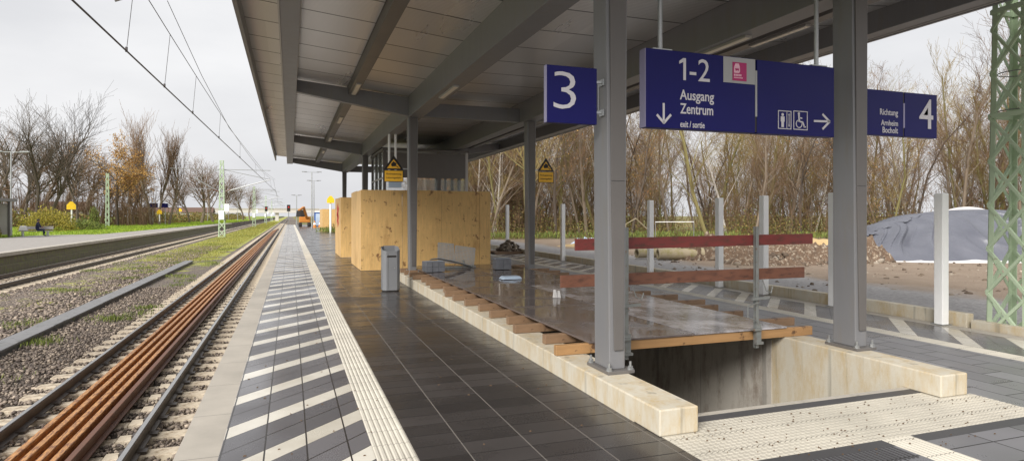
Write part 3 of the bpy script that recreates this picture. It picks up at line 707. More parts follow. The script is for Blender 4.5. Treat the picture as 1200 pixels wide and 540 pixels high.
# paver stacks and bits on the deck
def pavers(x, y, z, nx_, ny_, nz_, s, rz, tilt, label, wrap=True):
    t = thing('paver_stack', label, 'paver stack', (x, y, z), 'stacks of grey pavers on the deck'); b = MB()
    for i in range(nx_):
        for j in range(ny_):
            for k_ in range(nz_):
                b.box(x+(i-nx_/2)*s[0]+.004, x+(i+1-nx_/2)*s[0]-.004, y+(j-ny_/2)*s[1]+.004, y+(j+1-ny_/2)*s[1]-.004, z+k_*s[2]+.002, z+(k_+1)*s[2]-.002)
    b.build('pavers', M['paver'], t)
    X_ = nx_*s[0]/2+.004
    b = MB()
    for d in (-.3, .3): b.box(x-X_, x+X_, y+d*ny_*s[1]/2-.01, y+d*ny_*s[1]/2+.01, z+nz_*s[2]+.001, z+nz_*s[2]+.004)
    b.build('strap', M['plastic'], t)
    t.rotation_euler = (tilt[0], tilt[1], rz)
t = thing('mesh_bench', 'dismantled grey wire mesh bench lying tilted on the deck before the plywood box', 'bench', (3.9, 15.6, .35))
def mesh_panel(O, U, V, nu, nv, w=.012):      # wire grid panel spanned by U and V with a frame
    O, U, V = Vector(O), Vector(U), Vector(V); b = MB()
    for i in range(nu+1): p = O + U*(i/nu); b.bar(p, p+V, .022 if i in (0, nu) else w, up=(0,1,0))
    for j in range(nv+1): p = O + V*(j/nv); b.bar(p, p+U, .022 if j in (0, nv) else w, up=(0,1,0))
    return b
mesh_panel((3.55,15.55,.50), (.40,.0,-.04), (.03,.10,.48), 11, 13, .016).build('backrest', M['galv'], t)
mesh_panel((3.97,15.55,.46), (.52,.0,-.08), (.07,.10,.44), 14, 12, .016).build('backrest', M['galv'], t)
b = MB(); P = [(3.30,15.2,.60),(3.5,15.2,.62),(3.8,15.2,.56),(4.1,15.22,.48),(4.35,15.25,.40)]
for k_ in range(7): b.tube([(p_[0], p_[1]+.03*k_, p_[2]-.006*k_) for p_ in P], .011, 5)
b.build('seat', M['galv'], t)
MB().tube([(3.35,15.4,.36),(4.5,15.4,.36)], .035, 8).build('foot_tube', M['galv_old'], t)
for x in (3.6, 4.2): MB().tube([(x,15.4,.36),(x+.03,15.55,.52)], .022, 8).build('support', M['galv_old'], t)
pavers(3.22, 14.6, .35, 3, 2, 2, (.15,.22,.12), .05, (0,0), 'low dark paver stack right behind the litter bin column')
pavers(4.98, 14.7, .35, 2, 2, 2, (.20,.2,.13), -.1, (0,0), 'low paver stack right of the tilted mesh bench')
pavers(6.15, 15.9, .0, 3, 2, 2, (.2,.2,.09), -.1, (0,0), 'small dark paver stack at the far end of the deck')
b = MB().taper((4.15,4.6,12.2,12.5,.345),(4.2,4.56,12.24,12.46,.41)); tag(b.build('plastic_bag', M['plastic'], bevel=.02, org=(4.4,12.3,.345)), 'flat pale blue plastic bag lying on the wet deck', 'plastic bag')  # flat plastic bag on the deck
b = MB().taper((4.05,4.11,9.3,9.36,.342),(4.06,4.09,9.31,9.35,.47)); b.taper((4.112,4.17,9.3,9.36,.342),(4.13,4.16,9.32,9.35,.45)); tag(b.build('paper_scrap', M['tarp_white'], org=(4.1,9.3,.342)), 'small crumpled white scrap standing on the wet deck', 'paper scrap')

# litter bin
t = thing('litter_bin', 'grey metal litter bin standing on the dark paving left of the column', 'litter bin', (2.11, 13.95, 0))
x, y = 2.11, 13.98; c_ = .07; P = [(x-.19+c_,y-.19),(x+.19-c_,y-.19),(x+.19,y-.19+c_),(x+.19,y+.19-c_),(x+.19-c_,y+.19),(x-.19+c_,y+.19),(x-.19,y+.19-c_),(x-.19,y-.19+c_)]
MB().prism(P, .03, .86, 'z').build('body', M['bin'], t, bevel=.004)
MB().prism([(x+(a-x)*.9, y+(b_-y)*.9) for a, b_ in P], 0, .03, 'z').build('foot', M['black'], t)
b = MB(); n = len(P)
b.add([(a,b_,.862) for a, b_ in P] + [(a,b_,.90+.10*((b_-y)/.38+.5)) for a, b_ in P], [(k_, (k_+1) % n, n+(k_+1) % n, n+k_) for k_ in range(n)]); b.build('rim', M['bin'], t)
MB().prism([(x+(a-x)*.96, y+(b_-y)*.96) for a, b_ in P], .863, .875, 'z').build('opening', M['black'], t)
MB().box(x-.08,x-.076,y-.193,y-.1915,.05,.84).build('door_seam', M['black'], t); MB().tube([(x+.06,y-.191,.52),(x+.06,y-.197,.52)], .014, 10).build('lock', M['galv'], t); MB().box(x-.10,x+.10,y-.195,y-.191,.76,.80).build('handle_slot', M['black'], t)

# ------------------------------------------------------------------ plywood boxes
def hoard(x0, x1, y0, y1, h, label, side=True, seam=1.25, graffiti=False):
    t = thing('plywood_box', label, 'plywood box', ((x0+x1)/2, y0, 0), 'plywood boxes on the platform')
    x = x0
    while x < x1 - .05:
        e = min(x+seam, x1); MB().box(x+.005, e-.005, y0, y0+.02, .01, h-rng.uniform(0,.02)).build('plywood_panel', M['ply'], t); x = e
    y = y0+.022
    while y < y1 - .05:
        e = min(y+seam, y1); MB().box(x0, x0+.02, y+.003, e-.003, .01, h-rng.uniform(0,.02)).build('plywood_panel', M['ply_edge'], t); y = e
    MB().box(x1-.02, x1, y0+.022, y1, .01, h-.01).build('plywood_panel', M['ply'], t)
    MB().box(x0+.022, x1-.022, y0+.03, y1, h-.06, h-.02).build('lid', M['ply'], t)
    if graffiti:
        ym = (y0+y1)/2; b = MB()
        for (a, c, a2, c2) in ((-.5,2.0,.4,1.4),(.4,2.1,-.4,1.3),(-.1,2.2,0,1.2),(-.5,1.6,.5,1.75)):
            b.bar((x0-.006,ym+a,c),(x0-.006,ym+a2,c2),.16,.006,up=(1,0,0))
        b.build('graffiti', simple('red_spray_paint',(.5,.02,.03),.6,bump=0), t)
    return t
hoard(2.02, 6.14, 19.26, 22.4, 2.47, 'large plywood box under the canopy behind the litter bin')
hoard(1.90, 3.0, 25.6, 28.8, 2.42, 'narrow plywood box with red graffiti behind the large one', graffiti=True)
hoard(3.1, 5.2, 66, 72, 2.35, 'small distant plywood box near the far end of the platform')

# glass enclosure
t = thing('glass_enclosure', 'dark framed glass enclosure rising behind the large plywood box', 'glass enclosure', (4.6, 23, 0))
gx0_, gx1_, gy0, gy1, gt = 3.2, 6.25, 22.6, 26.0, 4.02
b = MB()
for x in (gx0_, gx0_+1.0, gx0_+2.0): MB().box(x-.05,x+.05,gy0-.05,gy0+.05,0,gt).build('frame_post', M['paint_dark'], t)
for y in (gy0+1.1, gy0+2.2, gy1):
    for x in (gx0_, gx1_): MB().box(x-.05,x+.05,y-.05,y+.05,0,gt).build('frame_post', M['paint_dark'], t)
MB().box(gx1_-.05,gx1_+.05,gy0-.05,gy0+.05,0,gt).build('corner_post', M['paint_light'], t)
MB().box(gx0_-.06,gx1_-.055,gy0-.06,gy0-.052,3.05,3.95).build('fascia_panel', M['paint_dark'], t)
MB().box(gx0_-.08,gx1_+.08,gy0-.08,gy1+.08,gt,gt+.08).build('roof', M['paint_dark'], t)
MB().box(gx0_-.062,gx0_-.05,gy0,gy1,3.0,3.06).build('rail', M['paint_light'], t)
for (a, c) in ((gx0_+.06,gx0_+.94),(gx0_+1.06,gx0_+1.94),(gx0_+2.06,gx1_-.06)): MB().box(a,c,gy0-.01,gy0+.01,.1,3.0).build('pane', M['glass'], t)
for k_ in range(3): 
    y = gy0+.06+1.1*k_; MB().box(gx0_-.01,gx0_+.01,y,min(y+.98,gy1-.06),.1,gt-.02).build('pane', M['glass'], t)

# ------------------------------------------------------------------ white posts
pp = thing('white_post', 'x', 'post', (9.45, 6.8, 0), 'white posts along the unfinished platform edge')
MB().box(9.38,9.52,6.73,6.87,.0,2.07).build('shaft', M['white_post'], pp, bevel=.012)
MB().box(9.35,9.55,6.70,6.90,.001,.02).build('foot_plate', M['galv'], pp)
labs = ['nearest tall white square post, just left of the green lattice mast', 'white square post directly left of the second steel column', 'white post behind the clamped railing post',
        'white post behind the middle of the red board, left of the railing post', 'white post rising above the concrete pipes', 'white post in the gap right of the slim column', 'white post standing in a dark rubble pallet beside the plywood box']
for i, (y, h) in enumerate(((6.79,2.02),(8.8,2.1),(10.6,2.1),(12.05,2.09),(15.0,2.1),(20.9,2.1),(27.1,2.17))):
    o = pp if i == 0 else copy_tree(pp)
    o.location = (9.45, y, 0); o.scale = (1, 1, h/2.07); o['label'] = labs[i]
o = copy_tree(pp); o.location = (9.45, 18, 0); o['label'] = 'white post mostly hidden behind the nearest steel column'
# pallet with rubble
t = thing('rubble_pallet', 'low pallet heaped with dark rubble at the foot of a distant white post', 'pallet', (9.2, 26, 0))
b = MB()
for k_ in range(6): b.box(8.3+.0, 10.3, 25.4+.2*k_, 25.53+.2*k_, .09, .12)
b.box(8.3,10.3,25.42,25.5,.003,.09).box(8.3,10.3,26.4,26.48,.003,.09); b.build('slats', M['joist'], t)
def blobs(n, cx, cy, cz, rx, ry, h, smin, smax, shape='dome', seed=1, flat_=.75):
    r = np.random.RandomState(seed); ico = icos(); V = []; Fs = []
    a = r.rand(n)*2*PI; q = np.sqrt(r.rand(n)); x = cx+rx*q*np.cos(a); y = cy+ry*q*np.sin(a)
    z = cz + h*(1-q**1.5)*(.5+.5*r.rand(n)); s = smin+(smax-smin)*r.rand(n)**2
    return stones(np.stack([x,y,z],1), s, r, flat_)
def icos():
    p_ = (1+5**.5)/2
    v = np.array([(-1,p_,0),(1,p_,0),(-1,-p_,0),(1,-p_,0),(0,-1,p_),(0,1,p_),(0,-1,-p_),(0,1,-p_),(p_,0,-1),(p_,0,1),(-p_,0,-1),(-p_,0,1)])/1.9
    f = np.array([(0,11,5),(0,5,1),(0,1,7),(0,7,10),(0,10,11),(1,5,9),(5,11,4),(11,10,2),(10,7,6),(7,1,8),(3,9,4),(3,4,2),(3,2,6),(3,6,8),(3,8,9),(4,9,5),(2,4,11),(6,2,10),(8,6,7),(9,8,1)])
    return v, f
def stones(P, s, r, flat_=.7):
    v, f = icos(); n = len(P)
    jit = 1 + .35*(r.rand(n,12,1)-.5)*2
    sc = (.65+.7*r.rand(n,1,3)); sc[:,:,2] *= flat_
    V = v[None]*jit*sc*(s[:,None,None]*.5)
    a = r.rand(n)*2*PI; ca, sa = np.cos(a)[:,None], np.sin(a)[:,None]
    t_ = (r.rand(n)-.5)*1.6; ct, st = np.cos(t_)[:,None], np.sin(t_)[:,None]
    x, y, z = V[:,:,0].copy(), V[:,:,1].copy(), V[:,:,2].copy(); y, z = y*ct - z*st, y*st + z*ct
    V = np.stack([x*ca-y*sa, x*sa+y*ca, z], 2) + P[:,None,:]
    Fc = (f[None] + (np.arange(n)*12)[:,None,None]).reshape(-1,3)
    return V.reshape(-1,3), Fc
V_, F_ = blobs(160, 9.1, 25.9, .13, .55, .4, .5, .08, .25, seed=3)
tag(npmesh('rubble', V_, F_, M['chunks'], t), kind='stuff')

# ------------------------------------------------------------------ green lattice mast on the right
def lattice(x, y, z0, h, w0, w1, m, label, cat, name='lattice_mast', step=.62, leg=.075, br=.035, arms=None, group=None):
    t = thing(name, label, cat, (x, y, z0), group)
    def c(k, z):
        w_ = (w0 + (w1-w0)*z/h)/2; sx, sy = [(-1,-1),(1,-1),(1,1),(-1,1)][k % 4]; return Vector((x+sx*w_, y+sy*w_, z0+z))
    for k in range(4):
        a, b_ = c(k,0), c(k,h); sx, sy = [(-1,-1),(1,-1),(1,1),(-1,1)][k]
        q = MB()
        for (ox, oy, wx, wy) in ((0,0,leg,.012),(0,0,.012,leg)):
            b0 = [(0,0),(-sx*wx,0),(-sx*wx,-sy*wy),(0,-sy*wy)]
            vs = [(a.x+p_, a.y+q_, a.z) for p_, q_ in b0] + [(b_.x+p_, b_.y+q_, b_.z) for p_, q_ in b0]
            q.add(vs, [(0,1,2,3),(7,6,5,4),(0,4,5,1),(1,5,6,2),(2,6,7,3),(3,7,4,0)])
        q.build('leg', m, t)
    n = int(h/step)
    for k in range(4):
        q = MB()
        for j in range(n):
            z_a, z_b = j*h/n, (j+1)*h/n
            q.bar(c(k,z_a), c(k+1,z_b), br, .008, up=(0,1,0)) if k % 2 == 0 else q.bar(c(k,z_a), c(k+1,z_b), .008, br, up=(0,1,0)) if False else q.bar(c(k,z_a), c(k+1,z_b), br*.8)
            q.bar(c(k+1,z_a), c(k,z_b), br*.8)
        q.build('bracing', m, t)
    q = MB()
    for z in [h*.0+.02, h*.36, h*.53, h*.72, h-.05]:
        for k in range(4): q.bar(c(k,z), c(k+1,z), br*1.3)
        q.build('tie_frame', m, t); q = MB()
    return t
gm = lattice(9.98, 6.02, -.1, 9.0, .56, .36, M['green_steel'], 'tall pale green lattice mast at the right edge of the photo', 'lattice mast', step=.62, br=.05)
b = MB()
for z in (3.2, 3.75): b.tube([(9.98+.26*math.cos(a)-.0, 6.02+.26*math.sin(a), z) for a in [k*PI/8 for k in range(17)]], .008, 5, caps=False); b.bar((10.2,5.85,z),(10.9,5.75,z+.03),.02)
b.build('cable_clips', M['galv_old'], gm)

# ------------------------------------------------------------------ tracks
def railprof(x, zt, y0, y1, b, h=.16):
    P = [(-.07,0),(.07,0),(.07,.012),(.012,.028),(.010,h-.045),(.034,h-.033),(.034,h-.006),(.028,h),(-.028,h),(-.034,h-.006),(-.034,h-.033),(-.010,h-.045),(-.012,.028),(-.07,.012)]
    b.prism([(x+p_, zt-h+q_) for p_, q_ in P], y0, y1); return b
def rail(x, label, y0=-10, y1=420):
    t = thing('rail', label, 'rail', (x, 0, -.92), 'running rails')
    railprof(x, -.761, y0, y1, MB()).build('rail_body', M['rail'], t)
    MB().box(x-.024, x+.024, y0, y1, -.7605, -.758).build('polished_head', M['rail_top'], t)
rail(-1.605, 'running rail nearest the platform edge'); rail(-3.11, 'running rail left of the bundle of rusty rails')
rail(-9.70, 'near running rail of the far track'); rail(-11.21, 'far running rail, beside the mossy platform wall')
rx = [-2.66,-2.525,-2.39,-2.255,-2.12]
labs = ['leftmost rusty spare rail of the bundle lying in the track', 'second rusty spare rail from the left in the bundle', 'middle rusty spare rail of the bundle', 'fourth rusty spare rail from the left in the bundle', 'rightmost rusty spare rail of the bundle']
for k_, x in enumerate(rx):
    b = MB(); railprof(0, -.762+.005*(k_ % 2), 0, 110 + 4*k_, b, .150)
    # lay it slightly bent along the track
    b.v = [(vx + x + .03*math.sin(vy*.06 + k_*.4), vy + 2, vz) for vx, vy, vz in b.v]
    tag(b.build('spare_rail', M['rust' if k_ < 4 else 'rust_dark'], org=(x, 2, -.91)), labs[k_], 'spare rail', 'rusty spare rails lying in the track')
# subdivide is not needed: the bend is under the resolution of the ends
def sleeper(xc):
    b = MB(); L_ = 1.3
    for a, c, za, zb in ((-L_,-.45,.0,.0),(.45,L_,0,0)): b.taper((xc+a,xc+c,-.15,.15,-1.14),(xc+a+.02,xc+c-.02,-.11,.11,-.925))
    b.taper((xc-.45,xc+.45,-.14,.14,-1.14),(xc-.45,xc+.45,-.10,.10,-.95))
    return b
def clips(xs_):
    b = MB()
    for x in xs_:
        b.box(x-.135, x+.135, -.06, .06, -.93, -.892)
    return b
t = thing('sleeper', 'pale concrete sleeper under the near track', 'sleeper', (-2.36, 0, -1), 'concrete sleepers of the near track')
sleeper(-2.36).build('body', M['sleeper'], t, bevel=.01); [clips((x,)).build('rail_fastening', M['rail'], t) for x in (-1.605,-3.11)]
for k_ in range(150):
    c = t if k_ == 0 else copy_tree(t); c.location = (-2.36 + rng.uniform(-.015,.015), 5.4 + .6*k_, -1 + rng.uniform(-.006,.004))
t = thing('sleeper', 'concrete sleeper under the far track', 'sleeper', (-10.45, 0, -1), 'concrete sleepers of the far track')
sleeper(-10.45).build('body', M['sleeper'], t); [clips((x,)).build('rail_fastening', M['rail'], t) for x in (-9.70,-11.21)]
for k_ in range(120):
    c = t if k_ == 0 else copy_tree(t); c.location = (-10.45, 22 + .6*k_, -1)
b = MB()
for k_ in range(200): b.box(-3.6,-1.1,95.6+.6*k_,95.85+.6*k_,-1,-.925); b.box(-11.7,-9.2,94.2+.6*k_,94.45+.6*k_,-1,-.925)
tag(b.build('distant_sleepers', M['sleeper']), 'rows of far sleepers fading into the distance', 'sleepers', kind='stuff')
# cable trough
t = thing('cable_trough', 'grey concrete cable trough running beside the near track', 'cable trough', (-5.35, 5, -1))
MB().box(-5.52,-5.16,2,39,-1.1,-.90).build('channel', M['trough'], t)
for k_ in range(37):
    MB().box(-5.56,-5.12,2.0+k_+.006,3.0+k_-.006,-.899,-.85+rng.uniform(-.004,.004)).build('cover_slab', M['trough'], t, bevel=.008)
# ballast stones
def scat(n, x0, x1, ya, yb, s0, s1, seed, pw=1.0):
    r = np.random.RandomState(seed); x = x0+(x1-x0)*r.rand(n); u_ = r.rand(n); y = ya*(yb/ya)**u_ if pw else ya+(yb-ya)*u_
    return x, y, s0+(s1-s0)*r.rand(n), r
parts = []
x, y, s, r = scat(26000, -5.1, -.72, 5.6, 26, .03, .068, 11)
z = -.985 + .035*r.rand(len(x)) + .015*np.exp(-((x+2.36)/1.9)**4)
ins = (np.abs(x+2.36) < 1.3) & (((y-5.4+.3) % .6 - .3).__abs__() < .13); z[ins] -= .05
keep = ~(((np.abs(x+1.605) < .08) | (np.abs(x+3.11) < .08))) & ~((x > -2.72) & (x < -2.05))
keep &= ~(ins & (r.rand(len(x)) < .93))
parts.append(stones(np.stack([x,y,z],1)[keep], s[keep], r))
x, y, s, r = scat(24000, -12.0, -5.5, 13, 60, .045, .10, 12); keep = ~((np.abs(x+9.7) < .08) | (np.abs(x+11.21) < .08)); keep &= ~((x < -9.1) & (x > -11.8) & (np.abs((y-22+.3) % .6 - .3) < .13))
parts.append(stones(np.stack([x,y,-.985+.03*r.rand(len(x))],1)[keep], s[keep], r))
off = 0; Vs = []; Fs = []
for a, c in parts: Vs.append(a); Fs.append(c+off); off += len(a)
tag(npmesh('ballast', np.concatenate(Vs), np.concatenate(Fs), M['stones']), 'brown grey ballast stones between and around the rails', 'ballast', kind='stuff')

def leafcloud(name, P, s, m, seed=1, parent=None, org=None, up=False):
    r = np.random.RandomState(seed); n = len(P)
    a = r.randn(n,3); a /= np.linalg.norm(a, axis=1)[:,None]; c = np.cross(a, r.randn(n,3)); c /= np.linalg.norm(c, axis=1)[:,None]
    if up: a = np.stack([.25*r.randn(n), .25*r.randn(n), np.ones(n)], 1); c = np.stack([np.cos(r.rand(n)*6), np.sin(r.rand(n)*6), np.zeros(n)], 1)*.25
    s = np.broadcast_to(s, (n,))[:,None]
    a = a*s*.5; c = c*s*.32
    V = np.stack([P-a, P+c, P+a, P-c], 1).reshape(-1,3); Fq = np.arange(n*4).reshape(-1,4)
    return npmesh(name, V, Fq, m, parent, org)
# grass
r = np.random.RandomState(21); P = []
for k_ in range(85):
    cx = r.uniform(-9.2,-3.6); cy = 8*(90/8)**r.rand(); 
    if abs(cx+5.35) < .35: cx -= .8
    n = int(60+140*r.rand()); rr = .06+.16*r.rand()+cy*.006; P.append(np.stack([cx+rr*r.randn(n), cy+rr*r.randn(n), -.93+.03*r.rand(n)],1))
P = np.concatenate(P); P = P[(P[:,0] < -3.4)&(P[:,0] > -9.3)]
tag(leafcloud('trackside_weeds', P, .09+.03*r.rand(len(P)), M['green_leaf'], 22, up=True), 'low green weeds between the two tracks', 'weeds', kind='stuff')
n = 52000; y = 38*(230/38)**r.rand(n); xe = np.where(y < 64, -20.4, np.where(y < 150, -16.1+2.6*(y-64)/86, -12.9)); x = xe - (-xe+32)*r.rand(n)**1.5*.6
tag(leafcloud('grass', np.stack([x,y,.04+0*x],1), .10+.0022*y, M['grass_blade'], 23, up=True), 'bright green grass behind the far platform', 'grass', kind='stuff')
n = 16000; y = 40*(260/40)**r.rand(n); x = -6.4 + 2.1*(r.rand(n)*2-1)
x2 = x
tag(leafcloud('trackside_grass', np.stack([x2,y,-.95+0*x],1), .07+.0016*y, leafmat('dry_grass', [(.2,(.16,.17,.03)),(.5,(.30,.30,.06)),(.8,(.38,.33,.09))]), 24, up=True), 'yellowish grass strip between the tracks further away', 'grass', kind='stuff')

# ------------------------------------------------------------------ far platform
b = MB().prism([(-20.3,-20),(-12.62,-20),(-12.62,150),(-13.5,150),(-16.0,66),(-20.3,62)], -.3, 0, 'z')
tag(b.build('far_platform', M['asph']), kind='structure')
S('far_platform_edge', M['edge'], [(-12.62,-12.08,-20,150,-.16,.004)])
S('far_platform_wall', M['conc_moss'], [(-12.5,-12.2,-20,150,-1.3,-.16)])
S('far_platform_footing', M['conc_moss'], [(-12.2,-12.0,-20,150,-1.3,-.55)])
# lamp posts
def lamp(x, y, z0, h, label, arm=.9, m='galv', group='lamp posts'):
    t = thing('lamp_post', label, 'lamp post', (x, y, z0), group)
    MB().tube([(x,y,z0),(x,y,z0+h)], [.085,.05], 8).build('pole', M[m], t)
    MB().bar((x-arm,y,z0+h-.03),(x+arm,y,z0+h-.03),.05).build('cross_arm', M[m], t)
    for s_ in (-1, 1): MB().box(x+s_*arm-.3,x+s_*arm+.3,y-.1,y+.1,z0+h-.02,z0+h+.07).build('lamp_head', M[m], t)
    return t
lamp(-21.1, 60.5, 0, 6.8, 'grey lamp post beside the shelter at the left edge of the photo')
lamp(-26.1, 122, 0, 8.3, 'lamp post in front of the orange autumn tree')
for i, (x, y) in enumerate(((-21.5,190),(-20.5,240),(-14.6,200))): lamp(x, y, 0, 8.0, ['distant lamp post on the far platform behind the lattice mast','farther lamp post on the far platform near the bare trees','distant lamp post right behind the lattice mast'][i])
lamp(2.6, 83, 0, 7.2, 'tall lamp post at the far end of the near platform'); lamp(3.3, 96, 0, 6.8, 'lamp post in front of the distant works on the near platform', .7); lamp(1.0,108,0,5.0,'short distant lamp post left of the platform works',.5)
# yellow signs
def wx(px, Y): return at(px, 250, Y)[0]
def ysign(x, y, h, label, s=.55, tri=True, m='yellow2'):
    t = thing('yellow_sign', label, 'sign', (x, y, 0), 'yellow signs on white poles'); MB().tube([(x,y,0),(x,y,h-s*.5)], .09, 8).build('pole', M['white_post'], t)
    P = [(x-s,h-1.1*s),(x+s,h-1.1*s),(x+s,h+.0*s),(x+.25*s,h+.9*s),(x-.25*s,h+.9*s),(x-s,h)] if tri else circ(x,h,s,16)
    MB().prism(P, y-.16, y-.12).build('plate', M[m], t)
ysign(-26.1, 93, 3.0, 'yellow house shaped sign on white pole beside the shrub', .5)
ysign(at(187,250,126)[0], 126, 2.4, 'yellow sign under the distant navy station boards', .42)
ysign(-27.5, 185, 3.2, 'small yellow sign far down the opposite platform', .42)
ysign(3.65, 62, 3.25, 'yellow sign on a pole in front of the distant plywood box', .34)
t = thing('station_board', 'pair of distant navy station boards above the grass', 'sign', (-27, 128, 0)); x = wx(186,128)
for d in (-1.5, .15): MB().box(x+d, x+d+1.35, 128, 128.1, 3.1, 3.9).build('board', M['blue'], t)
MB().tube([(x-1,128.2,0),(x-1,128.2,3.6)], .08, 6).build('pole', M['galv'], t); MB().tube([(x+1,128.2,0),(x+1,128.2,3.6)], .08, 6).build('pole', M['galv'], t)
# shelter on the far platform
t = thing('waiting_shelter', 'grey waiting shelter with glazed side at the left edge', 'shelter', (-23, 56, 0))
x1_ = -20.5; b = MB()
for x in (x1_, x1_-1.5, x1_-3.0, x1_-4.5):
    for y in (56, 58.4): MB().box(x-.07,x+.07,y-.07,y+.07,0,2.75).build('post', M['paint_dark'], t)
MB().box(x1_-5,x1_+.35,55.6,58.9,2.75,2.98).build('roof', M['paint_dark'], t)
for k_ in range(3): MB().box(x1_-1.5*(k_+1)+.08,x1_-1.5*k_-.08,55.98,56.02,.3,2.6).build('pane', M['plastic'], t)
MB().box(x1_-4.5,x1_,58.4,58.46,.2,2.6).build('back_wall', M['house'], t)
# bench with person
t = thing('bench', 'grey metal bench on the far platform beside the yellow shrub', 'bench', (-19.6, 60.2, 0))
b = MB().box(-20.6,-18.3,60.2,60.65,.40,.44); b.build('seat', M['paint_light'], t); MB().box(-20.6,-18.3,60.66,60.7,.55,.80).build('backrest', M['paint_light'], t)
for x in (-20.3,-18.6): MB().box(x-.04,x+.04,60.25,60.6,0,.40).build('leg', M['galv'], t)
def person():
    me = bpy.data.meshes.new('person')
    J = {'pel':(0,.0,.52,.16),'waist':(0,.0,.72,.14),'chest':(.04,0,.95,.17),'neck':(.08,0,1.14,.06),'head':(.12,0,1.24,.10),'top':(.12,0,1.34,.085),
         'shL':(.05,-.18,1.05,.07),'elL':(.18,-.22,.80,.05),'haL':(.42,-.15,.70,.04),'shR':(.05,.18,1.05,.07),'elR':(.18,.22,.80,.05),'haR':(.42,.12,.70,.04),
         'hiL':(.05,-.10,.52,.10),'knL':(.48,-.12,.52,.075),'anL':(.50,-.12,.10,.05),'toL':(.66,-.12,.05,.045),'hiR':(.05,.10,.52,.10),'knR':(.48,.12,.52,.075),'anR':(.42,.12,.10,.05),'toR':(.58,.12,.05,.045)}
    E_ = [('pel','waist'),('waist','chest'),('chest','neck'),('neck','head'),('head','top'),('chest','shL'),('shL','elL'),('elL','haL'),('chest','shR'),('shR','elR'),('elR','haR'),
          ('pel','hiL'),('hiL','knL'),('knL','anL'),('anL','toL'),('pel','hiR'),('hiR','knR'),('knR','anR'),('anR','toR')]
    K = list(J); me.from_pydata([J[k][:3] for k in K], [(K.index(a), K.index(c)) for a, c in E_], [])
    o = bpy.data.objects.new('person', me); COL.objects.link(o); o.modifiers.new('skin', 'SKIN')
    if not me.skin_vertices: me.attributes.new('s', 'FLOAT', 'POINT')
    sv = me.skin_vertices[0].data if me.skin_vertices else None
    if sv:
        for i, k in enumerate(K): sv[i].radius = (J[k][3],)*2; sv[i].use_root = (k == 'pel')
    o.modifiers.new('sub', 'SUBSURF').levels = 1; o.modifiers['sub'].render_levels = 2
    dg = bpy.context.evaluated_depsgraph_get(); m2 = bpy.data.meshes.new_from_object(o.evaluated_get(dg)); bpy.data.objects.remove(o)
    m2.materials.clear(); m2.materials.append(M['navy_cloth']); m2.materials.append(M['skin'])
    for p_ in m2.polygons:
        c = p_.center
        if c.z > 1.16 or (c.x > .36 and c.z > .6 and c.z < .8): p_.material_index = 1
    m2.name = 'person'; o = bpy.data.objects.new('person', m2); COL.objects.link(o); ORG[o.name] = (0,0,0); return o
try:
    po = person()
except Exception as ex:
    print('person fail', ex); po = None
if po:
    po.location = (-19.3, 60.3, 0); tag(po, 'person in dark clothes sitting on the bench, seen from the side', 'person')
    hb = MB().tube([(.10,0,1.25),(.09,0,1.33),(.10,0,1.40)], [.115,.12,.05], 10); h_ = hb.build('hair', M['black'], None); h_.parent = po
t = thing('bag', 'pale bag lying beside the person on the bench', 'bag', (-20.2,60.3,.45))
MB().taper((-20.55,-19.95,60.25,60.6,.452),(-20.45,-20.05,60.3,60.5,.85)).build('body', M['tarp_white'], t, bevel=.05)
MB().tube([(-20.4,60.4,.84),(-20.35,60.4,1.0),(-20.15,60.4,1.0),(-20.1,60.4,.84)], .02, 6).build('handle', M['black'], t)

# ------------------------------------------------------------------ trees
MINR, BF, LF, ST = .0065, .34, (.14,.34), .16
def grow(T, C, p, d, L_, r, lev, mx, R, up, spread, nb, wig=.18):
    seg = 4 if lev < 2 else 3; pts = [p]; rad = [r]; dd = d.copy(); q = p.copy()
    for i in range(seg):
        dd = (dd + Vector((R.gauss(0,wig), R.gauss(0,wig), R.gauss(0,wig*.6)+up*.12))).normalized(); q = q + dd*(L_/seg); pts.append(q.copy()); rad.append(r*(1-.78*(i+1)/seg) if lev else r*(1-.6*(i+1)/seg))
    (T if lev < 2 else C).tube(pts, [max(a, MINR) for a in rad], 6 if lev == 0 else (4 if lev == 1 else 3), caps=False)
    if lev >= mx: return
    n = nb[lev]
    for k in range(n):
        f = (ST if lev == 0 else .2) + ((1-ST) if lev == 0 else .8)*(k+R.random())/n; f = min(f, .99); i = min(int(f*seg), seg-1); g = f*seg-i
        b = pts[i].lerp(pts[i+1], g); ax = (pts[i+1]-pts[i]).normalized()
        a = R.uniform(0, 2*PI); o_ = Vector((math.cos(a), math.sin(a), 0)); o_ = (o_ - ax*o_.dot(ax)).normalized()
        sp = spread*R.uniform(.7,1.2); nd = (ax*math.cos(sp) + o_*math.sin(sp) + Vector((0,0,up*.25))).normalized()
        grow(T, C, b, nd, L_*R.uniform(*(LF if lev == 0 else (.42,.62)))*(1.15-.45*f if lev == 0 else 1), max(rad[i]*BF, MINR), lev+1, mx, R, up, spread, nb, wig)
